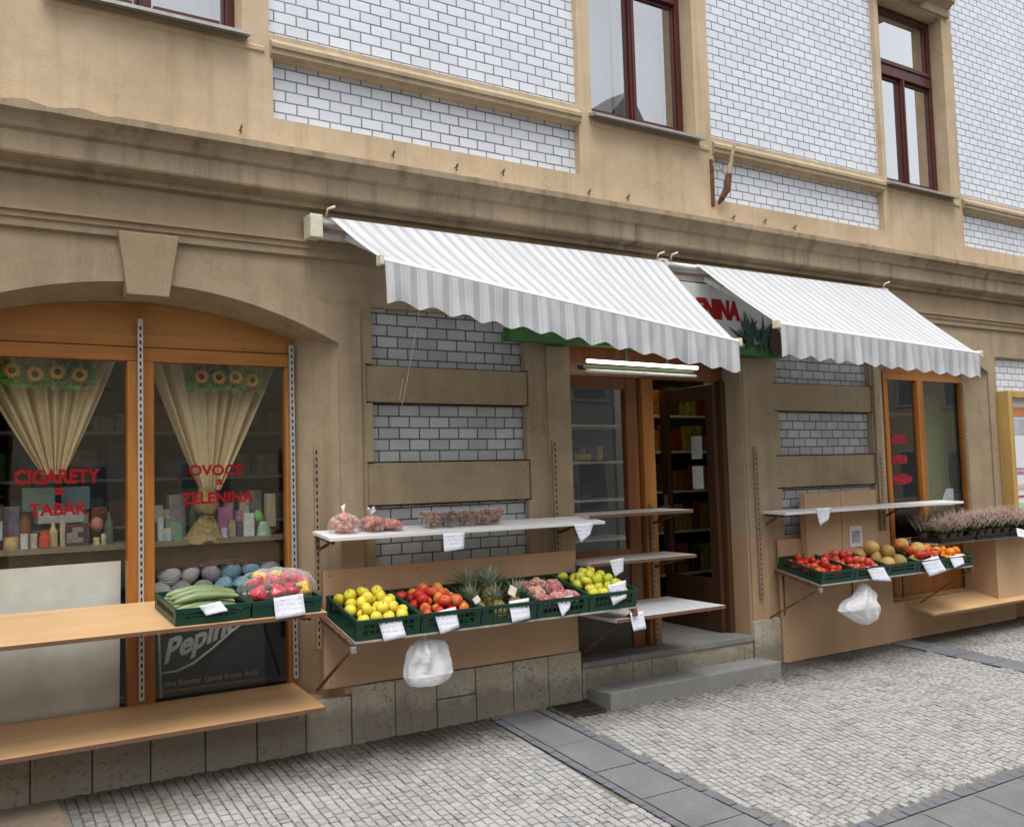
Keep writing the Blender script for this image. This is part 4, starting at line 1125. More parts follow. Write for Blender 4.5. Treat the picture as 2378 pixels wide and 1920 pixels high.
for k in range(11):
    p = crR[3].matrix_world @ Vector((.06 + .07 * (k % 5) + rn.uniform(-.01, .01), .05 + .09 * (k // 5) + rn.uniform(-.01, .01), .13 + .05 * (k // 5) * .4))
    tag(inst(MF['red'], 'apple', p, (rn.gauss(0, .6), rn.gauss(0, .6), rn.uniform(0, 6)), 1.0), 'rosy apple among the big tan fruit left of the oranges', 'apple', 'rosy apples left of the oranges')
pile(crR[4], 'orange', 'orange', .041, 'orange heaped in the rightmost crate of the right rack', 'orange', 'oranges in the rightmost crate', .40, .435, .098, 8, base=.01, fill=.55)

# cucumbers
t = NT('cucumber_skin'); n1 = t.noise(t.mapping((4, 40, 40)), scale=1.0, detail=3)
cc = t.ramp(n1, [(0.3, (.075, .13, .045)), (.5, (.19, .26, .10)), (.75, (.42, .46, .25))])
M['f_cuc'] = t.done(t.bsdf(cc, .35, .45, t.bump(t.noise(scale=60, detail=2), .25, .003)))
m = MB(); rows = []
prof = [(0, .004), (.012, .014), (.04, .021), (.12, .024), (.22, .0245), (.29, .021), (.325, .014), (.34, .005)]
for x, r in prof: rows.append([(x, r * math.cos(2 * PI * k / 12), r * math.sin(2 * PI * k / 12) + .022 * math.sin(PI * x / .34)) for k in range(12)])
m.grid(rows, close_v=True); ME_CU = m.mesh('cucumber', M['f_cuc'], smooth=True)
rn = random.Random(12)
for k in range(9):
    lay = 0 if k < 6 else 1
    v = (.045 + .066 * k) if lay == 0 else (.12 + .09 * (k - 6))
    p = crL[0].matrix_world @ Vector((.022 + rn.uniform(-.004, .012), v, .052 + .040 * lay))
    tag(inst(ME_CU, 'cucumber', p, (rn.uniform(-.2, .2), rn.uniform(-.03, .03), rn.uniform(-.06, .06)), rn.uniform(.95, 1.02)), 'long green cucumber lying in the crate on the beech shelf', 'cucumber', 'cucumbers in the green crate')
# peppers in film
def pepper(mat):
    m = MB(); rows = []
    for k in range(10):
        s = k / 9; r = [.010, .034, .043, .045, .043, .040, .036, .030, .022, .008][k]; z = -.05 + .1 * (1 - s) - (.012 if k == 0 else 0)
        rows.append([(r * (1 + .16 * math.cos(4 * 2 * PI * q / 20)) * math.cos(2 * PI * q / 20), r * (1 + .16 * math.cos(4 * 2 * PI * q / 20)) * math.sin(2 * PI * q / 20), z) for q in range(20)])
    m.grid(rows, close_v=True); m.cur = 1; m.tube([(0, 0, .035), (.008, 0, .062)], [.006, .008], 6)
    return m.mesh('bell_pepper', [mat, M['leaf']], smooth=True)
PR = pepper(m_plain('red_pepper_skin', (.50, .02, .04), .18, .5, .2, 12)); PY = pepper(m_plain('yellow_pepper_skin', (.70, .40, .03), .18, .5, .15, 12))
for k, (u, v, z, me) in enumerate(((.06, .09, .10, PR), (.16, .07, .105, PR), (.25, .09, .10, PR), (.31, .08, .11, PY), (.08, .19, .135, PR), (.17, .17, .145, PR), (.26, .2, .14, PR), (.13, .29, .135, PY), (.23, .3, .135, PY), (.33, .28, .14, PR), (.34, .18, .12, PR))):
    p = crL[1].matrix_world @ Vector((u, v, z)); c_ = 'red' if me is PR else 'yellow'
    tag(inst(me, 'bell_pepper', p, (rn.uniform(-1.5, 1.5), rn.uniform(-.8, .8), rn.uniform(0, 6)), 1.0), f'glossy {c_} pepper under the plastic film on the beech shelf', 'pepper', f'{c_} peppers under film')
def film_dome(name, cx, cy, hx, hy, h, seed, mat, Mx, base=0.0):
    rn = random.Random(seed); rows = []; nu, nv = 26, 34
    ph = [rn.uniform(0, 6.28) for _ in range(6)]
    for i in range(nu + 1):
        s = i / nu; row = []
        for k in range(nv):
            a = 2 * PI * k / nv
            rr = math.sin(s * PI / 2) ** .8
            w_ = 1 + .07 * math.sin(5 * a + ph[0]) + .05 * math.sin(11 * a + ph[1] + s * 3) * s
            z = h * math.cos(s * PI / 2) ** .75 + .008 * math.sin(7 * a + 9 * s + ph[2]) * (1 - abs(2 * s - 1)) + base
            row.append(Mx @ Vector((cx + hx * rr * w_ * math.cos(a), cy + hy * rr * w_ * math.sin(a), z)))
        rows.append(row)
    return MB().grid(rows, close_v=True).build(name, mat, smooth=True)
tag(film_dome('plastic_film', .2, .19, .205, .19, .125, 4, M['film'], crL[1].matrix_world, .085), 'clear plastic film wrapped over the red and yellow peppers', 'film')

# pineapples
t = NT('pineapple_skin'); v_ = t.n('ShaderNodeTexVoronoi'); v_.inputs['Scale'].default_value = 62; t.l(t.co.outputs['Object'], v_.inputs['Vector'])
cc = t.ramp(v_.outputs['Distance'], [(.1, (.36, .26, .07)), (.5, (.22, .17, .045)), (.8, (.07, .06, .02))])
M['pine'] = t.done(t.bsdf(cc, .55, .35, t.bump(v_.outputs['Distance'], -.8, .006)))
M['pleaf'] = m_plain('grey_green_pineapple_leaf', (.30, .36, .27), .55, .35, .3, 25)
def pineapple(seed):
    rn = random.Random(seed)
    b = MB(); b.lathe([(.01, 0), (.045, .008), (.058, .04), (.06, .08), (.055, .12), (.04, .15), (.02, .16)], 18)
    body = b.mesh('fruit_body', M['pine'], smooth=True)
    l = MB()
    for k in range(44):
        a = k * 2.4; s = k / 44; el = .25 + .95 * s; L = .085 + .055 * math.sin(s * 2.6) + rn.uniform(-.01, .01)
        p0 = Vector((.018 * math.cos(a) * (1 - s), .018 * math.sin(a) * (1 - s), .15 + .03 * s))
        out = Vector((math.cos(a), math.sin(a), 0)); side = Vector((-math.sin(a), math.cos(a), 0)); rows = []
        for q in range(5):
            f = q / 4; rad = L * f * math.cos(el) * (1 + .35 * f); z = L * f * math.sin(el) * (1.1 - .28 * f * (1 - s))
            c_ = p0 + out * rad + Vector((0, 0, z)); w_ = .0105 * (1 - f ** 1.6) + .0004
            rows.append([c_ - side * w_ + Vector((0, 0, .003 * (1 - f))), c_, c_ + side * w_ + Vector((0, 0, .003 * (1 - f)))])
        l.grid(rows)
    return body, l.mesh('crown', M['pleaf'], smooth=True)
pn = [pineapple(3), pineapple(9)]
for k, (u, v, z, rx, rz, s_) in enumerate(((.09, .11, .07, .5, 1.4, .85), (.21, .09, .07, .9, -.2, .8), (.32, .12, .07, .9, -1.3, .85), (.10, .27, .075, .3, .8, .95), (.29, .30, .07, .6, -.9, .95), (.20, .21, .085, .3, .3, .95))):
    body, crown = pn[k % 2]
    t_ = thing('pineapple', 'pineapple with spiky grey green crown standing in the middle crate of the left rack', 'pineapple', crM[2].matrix_world @ Vector((u, v, z - .085)), (-rx * .6, rz * .35, rz), 'pineapples in the crate')
    t_.scale = (s_,) * 3
    inst(body, 'fruit_body', (0, 0, 0), parent=t_); inst(crown, 'crown', (0, 0, 0), parent=t_)

# bagged pinkish fruit
M['pinkish'] = mat_fruit('pinkish_red_skin', (.45, .08, .09), (.60, .22, .19), (.66, .40, .26), .3, 14, .1, .5)
def produce_bag(label, loc, rot, sx, sy, sz, seed, r, mat, filmmat, knot, group):
    rn = random.Random(seed)
    t_ = thing('produce_bag', label, 'bag', loc, rot, group)
    c = MB()
    for k in range(60):
        while True:
            p = Vector((rn.uniform(-1, 1), rn.uniform(-1, 1), rn.uniform(-1, 1)))
            if .3 < p.length < .92: break
        z = (p.z * .5 + .5) * sz
        f = math.sqrt(max(.1, 1 - (z / sz - .35) ** 2))
        Mx = Matrix.Translation((p.x * sx * .95 * f, p.y * sy * .95 * f, z + r * .2)) @ Matrix.Rotation(rn.uniform(0, 6), 4, 'Z') @ Matrix.Diagonal((1, .75, .7, 1))
        c.lathe([(.05 * r, -r), (.6 * r, -.8 * r), (r, 0), (.62 * r, .78 * r), (.05 * r, r)], 7, Mx)
    co = c.build('contents', mat, t_, smooth=True)
    rows = []; nu, nv = 18, 30; ph = [rn.uniform(0, 6) for _ in range(4)]
    for i in range(nu + 1):
        s = i / nu; row = []
        pr = [(0, .9), (.3, 1.06), (.55, 1.0), (.8, .72), (1, .16)]
        for (a0, b0), (a1, b1) in zip(pr[:-1], pr[1:]):
            if a0 <= s <= a1: rad = b0 + (b1 - b0) * (s - a0) / (a1 - a0)
        for k in range(nv):
            a = 2 * PI * k / nv; w_ = 1 + .05 * math.sin(6 * a + ph[0]) + .07 * s * math.sin(13 * a + ph[1])
            row.append((sx * rad * w_ * math.cos(a), sy * rad * w_ * math.sin(a), s * sz * 1.12))
        rows.append(row)
    MB().grid(rows, close_v=True).build('film', filmmat, t_, smooth=True)
    if knot:
        kb = MB(); z0 = sz * 1.1
        for q in range(4):
            a = rn.uniform(0, 6); L = rn.uniform(.025, .05)
            kb.tube([(0, 0, z0 - .008), (.012 * math.cos(a), .01 * math.sin(a), z0 + L * .6), (.028 * math.cos(a), .02 * math.sin(a), z0 + L)], [.007, .005, .007], 6)
        kb.build('knot', M['white'], t_, smooth=True)
    return t_
rot1 = (math.atan(sl1), 0, 0)
k = 0
for (u, v, z) in ((.09, .09, .075), (.2, .075, .08), (.31, .09, .075), (.12, .2, .08), (.27, .2, .085), (.1, .32, .08), (.22, .33, .085), (.33, .31, .075)):
    produce_bag('clear bag of pinkish red fruit in the crate right of the pineapples', crM[3].matrix_world @ Vector((u, v, z - .03)), rot1, .062, .058, .075, 40 + k, .02, M['pinkish'], M['filmp'], False, 'bags of pinkish fruit in the crate'); k += 1
M['prawn'] = mat_fruit('salmon_pink_pieces', (.46, .09, .06), (.58, .20, .13), (.66, .36, .26), .35, 20, .1, .3)
def sz_(px): return at(px, 1220, -.17).x
for lab, px, sx, sz, kn, sd in (('largest knotted bag of salmon pink pieces at the left end of the white shelf', 798, .092, .105, True, 61),
                                ('middle knotted bag of salmon pink pieces on the white shelf', 862, .080, .085, True, 62),
                                ('smaller low bag of salmon pink pieces right of the knotted bags', 908, .066, .062, False, 63)):
    produce_bag(lab, (sz_(px), -.175, 1.274), (0, 0, 0), sx, .075, sz, sd, .020, M['prawn'], M['filmp'], kn, 'bags of pink pieces on the white shelf')
for k, px in enumerate((1000, 1038, 1076, 1114, 1146)):
    x = sz_(px); t_ = thing('punnet', ('leftmost', 'second', 'third', 'fourth', 'rightmost')[k] + ' of five clear punnets of brown fruit on the white shelf', 'punnet', (x, -.17, 1.274), (0, 0, 0), 'punnets on the white shelf')
    rn = random.Random(90 + k); c = MB()
    for q in range(46):
        Mx = Matrix.Translation((rn.uniform(-.042, .042), rn.uniform(-.054, .054), rn.uniform(.016, .088))) @ Matrix.Rotation(rn.uniform(0, 6), 4, 'Z') @ Matrix.Diagonal((1.3, .9, .8, 1))
        c.lathe([(.001, -.016), (.011, -.010), (.016, 0), (.011, .010), (.001, .016)], 7, Mx)
    c.build('contents', mat_fruit('brown_dried_skin_%d' % k, (.16, .06, .03), (.28, .12, .06), (.36, .20, .11), .4, 20, .2, .3), t_, smooth=True)
    b = MB(); 
    def ring(w_, d_, z): return [(-w_, -d_, z), (w_, -d_, z), (w_, d_, z), (-w_, d_, z)]
    b.grid([ring(.046, .058, .0005), ring(.054, .068, .06), ring(.055, .069, .062), ring(.052, .064, .106), ring(.02, .03, .108)], close_v=True); b.build('tray', M['film'], t_, bevel=.006)

# ================================================================== PRICE TAGS
def price_tag(px0, py0, px1, py1, Y, ang, label, seed, curl=.012, cut=0.0, slant=0.0):
    a = at(px0, py0, Y); b = at(px1, py1, Y); rn = random.Random(seed)
    cx, cz, w_, h_ = (a.x + b.x) / 2, (a.z + b.z) / 2, b.x - a.x, a.z - b.z
    rows = []
    for i in range(7):
        row = []
        for j in range(7):
            u = i / 6 - .5; v = j / 6 - .5
            uu = u * w_ * (1 - cut * (.5 - v)) + slant * v * w_
            vv = v * h_ + (.5 - v) * cut * u * h_ * .8
            y = Y - curl * (.5 - v) ** 2 - curl * .5 * math.sin(u * 2.6 + seed) * (.5 - v)
            row.append((cx + uu * math.cos(ang) - vv * math.sin(ang), y, cz + uu * math.sin(ang) + vv * math.cos(ang)))
        rows.append(row)
    o = MB().grid(rows).build('price_tag', M['paper'], smooth=True)
    s = o.modifiers.new('solid', 'SOLIDIFY'); s.thickness = .0008
    return tag(o, label, 'price tag', 'white paper price tags')
T_ = 'handwritten white price tag '
for i, a in enumerate([(884, 1437, 936, 1480, -.500, .12, T_ + 'on the crate of yellow apples', 0, -.1), (1012, 1417, 1064, 1461, -.500, .14, T_ + 'on the crate of red apples', 0.1, -.05),
          (1183, 1394, 1231, 1437, -.500, .05, T_ + 'on the crate of pineapples', 0.05, 0), (1292, 1388, 1332, 1420, -.500, .1, T_ + 'on the crate of bagged pinkish fruit', .5, .1),
          (1413, 1355, 1457, 1394, -.500, .15, T_ + 'on the crate of yellow green apples', .25, .05), (470, 1402, 520, 1422, -.422, .15, 'small blank white price tag on the crate of cucumbers', 0, -.25),
          (637, 1386, 706, 1428, -.425, .07, 'largest white price tag, on the crate of bagged peppers', 0, 0), (1028, 1238, 1079, 1275, -.312, .02, T_ + 'hanging from the white shelf below the punnets', .08, .08),
          (1332, 1216, 1382, 1248, -.312, .05, T_ + 'at the doorway end of the left white shelf', .5, .05), (1417, 1299, 1451, 1331, -.222, .08, T_ + 'hanging from the middle doorway shelf', .3, 0),
          (1465, 1422, 1498, 1460, -.480, .02, T_ + 'hanging from the lowest doorway shelf', .05, -.1), (1894, 1180, 1932, 1212, -.292, .0, T_ + 'hanging from the empty white shelf on the right', .5, .1),
          (2018, 1319, 2060, 1345, -.492, -.1, T_ + 'on the crate of big tan fruit', 0, -.35), (2146, 1296, 2188, 1331, -.492, .12, T_ + 'on the crate of tan and rosy fruit', 0, -.3),
          (2207, 1290, 2238, 1312, -.492, .1, T_ + 'on the crate of oranges', .1, -.1), (2360, 1233, 2400, 1248, -.40, -.2, T_ + 'on the flower tray at the right edge', 0, 0)]):
    price_tag(*a[:7], seed=i + 1, cut=a[7], slant=a[8])
a_ = at(1190, 1372, -.43); m = MB(); m.box(-.028, .028, -.001, .001, -.03, .03); o = m.build('fruit_label', m_plain('yellow_white_label', (.78, .70, .50), .5, .4, .25, 40)); o.location = a_; o.rotation_euler = (-.2, .5, 0)
tag(o, 'small yellow and white card label stuck among the pineapple leaves', 'label')
a_ = at(1107, 1392, -.45); m = MB(); m.box(-.022, .022, -.001, .001, -.018, .018); o = m.build('fruit_label', m_plain('white_red_label', (.75, .66, .62), .5, .4, .25, 60)); o.location = a_; o.rotation_euler = (-.2, -.5, 0)
tag(o, 'small pale card label at the front left of the pineapples', 'label')

# ================================================================== PLASTIC BAGS
def mat_bag():
    t = NT('white_bag_plastic'); n = t.noise(scale=22, detail=5, rough=.65)
    c = t.ramp(n, [(.3, (.86, .87, .885)), (.7, (.93, .93, .94))])
    d = t.bsdf(c, .5, .3, t.bump(n, .2, .006)); tl = t.n('ShaderNodeBsdfTranslucent'); t.l(c, tl.inputs[0])
    mx = t.n('ShaderNodeMixShader'); mx.inputs[0].default_value = .35; t.l(d, mx.inputs[1]); t.l(tl.outputs[0], mx.inputs[2])
    tp = t.n('ShaderNodeBsdfTransparent'); m2 = t.n('ShaderNodeMixShader'); m2.inputs[0].default_value = .10; t.l(mx.outputs[0], m2.inputs[1]); t.l(tp.outputs[0], m2.inputs[2])
    return t.done(m2.outputs[0])
M['bag'] = mat_bag()
def hanging_bag(outline, Y, thick, label, seed):
    # outline rows: (py, pxl, pxr) read off the bag, given its own depth
    rn = random.Random(seed); rows = []; nv = 72; ph = [rn.uniform(0, 6.28) for _ in range(5)]
    rws = []
    for (p0, p1) in zip(outline[:-1], outline[1:]):
        for q in range(9): f = q / 9; rws.append(tuple(a + (b - a) * f for a, b in zip(p0, p1)))
    rws.append(outline[-1])
    N_ = len(rws)
    for i, (py, l, r) in enumerate(rws):
        a = at(l, py, Y); b = at(r, py, Y); cx = (a.x + b.x) / 2; hx = (b.x - a.x) / 2; z = (a.z + b.z) / 2; s = i / (N_ - 1); row = []
        for k in range(nv):
            an = 2 * PI * k / nv
            dy = thick * (hx / .16) ** .7 * (.55 + .45 * s)
            p = Vector((cx + hx * math.cos(an), Y + dy * math.sin(an), z))
            q_ = p * 9 + Vector((seed * 3.1, 0, 0))
            d = .013 * mnoise.noise(q_) + .010 * (1 - .75 * s) * math.sin(9 * an + 4 * mnoise.noise(q_ * .8)) + .008 * (abs(mnoise.noise(Vector((q_.x * 2.6, q_.y * 2.6, q_.z * .7)))) - .2) + .0025 * mnoise.noise(q_ * 7)
            d *= min(1.0, hx / .05)
            row.append((p.x + d * math.cos(an), p.y + d * 1.6 * math.sin(an), p.z + .6 * d))
        rows.append(row)
    rows.append([(sum(p[0] for p in rows[-1]) / nv, Y, rows[-1][0][2] + .004)] * nv)
    m = MB().grid(rows, close_v=True)
    z0 = rows[0][0][2]; x0 = sum(p[0] for p in rows[0]) / nv
    t_ = thing('plastic_bag', label, 'bag', group='white plastic bags under the racks')
    m.build('bag_body', M['bag'], t_, smooth=True)
    h = MB(); h.tube([(x0 - .012, Y, z0 - .01), (x0 - .008, Y + .008, z0 + .03), (x0 + .004, Y + .015, z0 + .038), (x0 + .012, Y + .006, z0 - .01)], .005, 6); h.build('bag_handles', M['bag'], t_, smooth=True)
hanging_bag([(1487, 975, 1003), (1494, 955, 1030), (1510, 946, 1038), (1530, 941, 1040), (1550, 940, 1046), (1566, 940, 1051), (1580, 948, 1040), (1588, 955, 1028)], -.40, .085, 'rounded white plastic bag stuffed with bags below the left rack', 3)
hanging_bag([(1357, 2000, 2010), (1368, 1992, 2018), (1385, 1978, 2034), (1400, 1952, 2036), (1412, 1948, 2038), (1425, 1966, 2038), (1438, 1985, 2034), (1448, 2002, 2018)], -.40, .085, 'pointed white plastic bag hanging below the right rack', 8)

# ================================================================== RIGHT WINDOW BENCH, PLANTER, HEATHER
plank('bench_board', 7.80, 10.6, .10, .372, -.335, .268, .022, M['beech'], M['edge'], 'low beech board under the right shop window', 'bench')
t_ = thing('planter_box', 'tall pale board box standing on the bench under the flower trays', 'box')
m = MB(); m.box(8.94, 10.6, -.245, -.228, .27, .858); m.build('front_panel', M['mdf'], t_, bevel=.002)
m = MB(); m.box(8.94, 8.958, -.227, .09, .30, .858); m.build('side_panel', M['mdf'], t_, bevel=.002)
m = MB(); m.box(7.88, 10.6, -.33, .09, .860, .876); m.build('top_board', M['greyshelf'], t_, bevel=.002)
def tray(x0, x1, y0, y1, z, label):
    m = MB(); th = .006; h = .045
    m.box(x0, x1, y0, y1, z, z + .005)
    m.box(x0, x1, y0, y0 + th, z + .005, z + h); m.box(x0, x1, y1 - th, y1, z + .005, z + h); m.box(x0, x0 + th, y0 + th, y1 - th, z + .005, z + h); m.box(x1 - th, x1, y0 + th, y1 - th, z + .005, z + h)
    m.box(x0 - .006, x1 + .006, y0 - .008, y0 - .001, z + h - .012, z + h)
    return tag(m.build('plant_tray', M['blackp']), label, 'tray', 'black trays under the heather pots')
tray(7.90, 8.42, -.36, -.06, .878, 'black plant tray at the left end of the heather display')
tray(8.44, 8.96, -.37, -.06, .878, 'black plant tray in the middle of the heather display')
tray(8.98, 9.60, -.38, -.06, .878, 'black plant tray at the right edge of the photo')
M['hgreen'] = m_plain('heather_green', (.07, .11, .045), .7, .2, .5, 40)
M['hpink'] = m_plain('heather_faded_pink', (.53, .38, .325), .8, .15, .4, 60)
def heather(seed):
    rn = random.Random(seed)
    p = MB(); p.lathe([(.001, .004), (.036, .002), (.041, .046), (.045, .046), (.045, .056), (.04, .056), (.038, .048), (.001, .046)], 14); pot = p.mesh('pot', M['terracotta'], smooth=False)
    g = MB(); f = MB()
    for k in range(150):
        a = rn.uniform(0, 6.28); t0 = rn.uniform(.05, 1.0) ** .7; tilt = t0 * .85; L = rn.uniform(.10, .185) * (1 - .2 * t0)
        d = Vector((math.cos(a) * math.sin(tilt), math.sin(a) * math.sin(tilt), math.cos(tilt)))
        b = Vector((math.cos(a) * .03 * t0, math.sin(a) * .03 * t0, .048)); sd = d.cross(Vector((0, 0, 1)));
        if sd.length < .01: sd = Vector((1, 0, 0))
        sd.normalize(); s2 = sd.cross(d)
        hgt = .42 * L
        for q in range(9):
            s = q / 9 * .75; c = b + d * (L * s); an = rn.uniform(0, 6.28); o = (sd * math.cos(an) + s2 * math.sin(an))
            g.q(c, c + o * .012 + d * .006, c + o * .004 + d * .016)
        for q in range(12):
            s = .42 + .58 * q / 11; c = b + d * (L * s); an = rn.uniform(0, 6.28); o = (sd * math.cos(an) + s2 * math.sin(an)); o2 = (sd * -math.sin(an) + s2 * math.cos(an))
            w_ = .0065 * (1.15 - s * .8)
            f.q(c + o * w_, c + o2 * w_ + d * .007, c - o * w_ + d * .002, c - o2 * w_ + d * .006)
    return pot, g.mesh('foliage', M['hgreen']), f.mesh('flowers', M['hpink'])
hv = [heather(5), heather(6), heather(7)]; rn = random.Random(31); k = 0
for (xs_, y) in (((7.97, 8.09, 8.22, 8.35, 8.51, 8.63, 8.76, 8.89, 9.05, 9.17, 9.30, 9.43, 9.55), -.145), ((8.02, 8.15, 8.29, 8.50, 8.62, 8.75, 8.88, 9.04, 9.16, 9.29, 9.42, 9.55), -.285)):
    for x in xs_:
        pot, gr_, fl_ = hv[k % 3]; k += 1
        t_ = thing('heather_plant', 'potted heather with faded pink flower spikes in the black trays by the right window', 'plant', (x + rn.uniform(-.01, .01), y + rn.uniform(-.012, .012), .884), (rn.uniform(-.05, .05), rn.uniform(-.05, .05), rn.uniform(0, 6)), 'potted heather')
        t_.scale = (rn.uniform(.95, 1.15), rn.uniform(.95, 1.15), rn.uniform(1.1, 1.38))
        inst(pot, 'pot', (0, 0, 0), parent=t_); inst(gr_, 'foliage', (0, 0, 0), parent=t_); inst(fl_, 'flowers', (0, 0, 0), parent=t_)

# ================================================================== SMALL WALL THINGS
t_ = thing('meter_cabinet', 'beige two door wall cabinet behind the empty white shelf on the right pier', 'cabinet')
m = MB(); m.box(6.43, 7.39, -.085, -.047, .70, 1.372); m.build('cabinet_body', M['mdf'], t_, bevel=.003)
Mb = m_wood('pale_board', (.46, .31, .185), (.51, .35, .215), (.55, .38, .24), 'z', .6, 4, .25)
for a, b in ((6.44, 6.893), (6.899, 7.38)):
    m = MB(); m.box(a, b, -.098, -.087, .71, 1.362); m.build('door', Mb, t_, bevel=.002)
m = MB(); a_, b_ = at(1972, 1222, -.105), at(2004, 1268, -.105); m.box(a_.x, b_.x, -.104, -.101, b_.z, a_.z)
lf = m.build('leaflet', m_plain('white_leaflet', (.66, .64, .64), .5)); tag(lf, 'small white leaflet in a sleeve on the beige cabinet above the tan fruit', 'leaflet')
m = MB(); m.box(a_.x + .03, b_.x - .03, -.1055, -.1042, b_.z + .035, a_.z - .04); mk = m.build('picture', m_plain('grey_picture', (.34, .35, .38), .5, .4, .3, 6), lf)
t_ = thing('drain_grate', 'dark iron grate in the paving left of the stone step', 'grate')
m = MB(); m.box(-.14, .14, -.12, .12, -.03, -.012); m.build('pit', M['slot'], t_)
m = MB()
for k in range(9): m.box(-.128 + .03 * k, -.118 + .03 * k, -.112, .112, -.011, .003)
for y in (-.118, -.04, .04, .112): m.box(-.14, .14, y - .004, y + .004, -.009, .0018)
for x in (-.14, .136): m.box(x, x + .006, -.12, .12, -.010, .004)
m.build('bars', M['dark'], t_); t_.location = (4.012, -.15, gz(-.15) + .004); t_.rotation_euler = (math.atan(GT), 0, 0)
for k, (px, py) in enumerate(((913, 358), (1060, 388), (1168, 400), (1368, 446), (1458, 458), (1703, 505), (1776, 514), (1845, 528), (559, 300))):
    p = at(px, py, -.02); m = MB(); m.tube([(0, .02, 0), (0, -.018, 0), (0.001, -.022, .012), (0, -.02, .02)], .0038, 6); m.box(-.003, .003, -.008, .0, -.028, .016)
    o = m.build('wall_hook', M['rust']); o.location = p
    tag(o, 'small rusty iron hook in the plaster just above the cornice', 'hook', 'rusty hooks above the cornice')
t_ = thing('flag_bracket', 'rusty iron flag bracket at the left end of the right tile panel', 'bracket')
m = MB(); m.bar((5.63, -.006, 4.08), (5.63, -.006, 3.70), .035, .008, (0, 1, 0)); m.build('plate', M['rust'], t_)
m = MB(); m.tube([at(1668, 474, -.02), at(1676, 462, -.05), at(1688, 440, -.075), at(1692, 405, -.085)], [.010, .022, .032, .027], 9); m.build('socket', M['rust'], t_)
m = MB(); m.tube([at(1691, 412, -.085), at(1697, 380, -.09), at(1704, 340, -.095)], [.022, .017, .012], 7); m.tube([(5.635, -.01, 4.03), (5.66, -.05, 4.03), at(1690, 415, -.085)], .006, 6); m.build('arm', m_plain('weathered_pole', (.36, .27, .18), .8, .3, .3, 20), t_)
# notice board at the right edge
t_ = thing('notice_board', 'glazed wooden notice board with coloured posters at the right edge', 'notice board')
Mn = m_wood('yellow_pine', (.42, .24, .06), (.55, .34, .10), (.62, .41, .15), 'z', .4, 10)
m = MB(); x0, x1, z0, z1 = 9.535, 11.0, .95, 2.30
m.box(x0, x0 + .075, -.125, 0.0, z0, z1); m.box(x1 - .075, x1, -.125, .0, z0, z1); m.box(x0 + .076, x1 - .076, -.125, 0.0, z1 - .07, z1); m.box(x0 + .076, x1 - .076, -.125, .0, z0, z0 + .07)
m.build('frame', Mn, t_, bevel=.006)
m = MB(); m.box(x0 + .076, x1 - .076, -.06, -.03, z0 + .07, z1 - .07); m.build('backboard', m_plain('white_backing', (.72, .72, .76), .6, .3, .05), t_)
for k, (a, b, c, d, col) in enumerate(((9.65, 10.6, 2.04, 2.14, (.62, .23, .10)), (9.65, 10.6, 1.86, 2.02, (.45, .45, .52)), (9.66, 10.4, 1.50, 1.52, (.25, .3, .3)), (9.66, 10.5, 1.455, 1.485, (.45, .2, .28)), (9.66, 10.5, 1.30, 1.36, (.60, .50, .42)), (9.66, 10.5, 1.22, 1.24, (.4, .08, .12)), (9.66, 9.9, 1.09, 1.17, (.42, .60, .35)), (9.92, 10.3, 1.09, 1.2, (.70, .42, .42)))):
    m = MB(); m.box(a, b, -.064, -.0605, c, d); m.build('poster', m_plain('poster_%d' % k, col, .5, .3, .15, 8), t_)

for o_, (x0, x1, z0, z1) in zip([c_ for c_ in bld.children if c_.name.startswith('painted_dado_panel')], ((2.235, 4.098, .362, 1.052), (6.17, 7.62, .06, 1.0))):
    for x in (x0 + .04, (x0 * 2 + x1) / 3, (x0 + 2 * x1) / 3, x1 - .04):
        for z in (z0 + .035, z1 - .035): MB().lathe([(.0001, .0012), (.004, .001), (.0052, 0)], 8, Matrix.Translation((x, -.0452, z)) @ Matrix.Rotation(PI / 2, 4, 'X')).build('screw', M['dark'], o_)

# ================================================================== BEHIND THE LEFT WINDOW
ZS = 1.255
t_ = thing('display_shelf', 'dark shelf behind the big left window crowded with small goods', 'shelf')
m = MB(); m.box(.2, 2.2, .40, .78, ZS - .03, ZS); m.build('board', m_plain('dull_board', (.24, .19, .13), .6, .3), t_)
m = MB(); m.box(.2, 2.2, .43, .46, ZS - .16, ZS - .032); m.build('apron', M['darkwood'], t_)
for x in (.25, 1.28, 1.98): MB().box(x, x + .04, .47, .51, .27, ZS - .032).build('leg', m_plain('pale_leg', (.3, .25, .19), .6), t_)
m = MB(); a_, b_ = at(0, 1310, .36), at(279, 1303, .36)
m.q((-.6, .34, .30), (1.172, .345, .335), (1.188, .375, 1.162), (-.6, .375, 1.150)); o = m.build('white_board', M['ply']); sm = o.modifiers.new('s', 'SOLIDIFY'); sm.thickness = .012
tag(o, 'large worn whitish board leaning inside the left window pane', 'board')
bn = thing('banner', 'dark banner with slanted pale lettering leaning inside the left window', 'banner')
def on(u, v): return Vector((1.385 + .63 * u + .01 * v, .40, .33 + .52 * v))
m = MB(); m.q((1.385, .405, .325), (2.03, .405, .325), (2.03, .405, .86), (1.385, .405, .86)); m.build('sheet', m_plain('banner_dark', (.030, .034, .034), .5, .4, .2, 6), bn)
Mt = m_plain('banner_pale_letters', (.40, .40, .37), .6)
o = text_obj('lettering', "Pepino's", Mt, 0, .56, 0, .18, .400, bn, bold=.035, shear=.25)
for v in o.data.vertices: v.co.z = v.co.z * (1 - .25 * v.co.x) + .505 + v.co.x * .36; v.co.x += 1.43
m = MB(); pts = [(1.415, .392, .50), (1.50, .392, .50), (1.60, .392, .535), (1.70, .392, .60), (1.82, .392, .69), (1.95, .392, .77)]
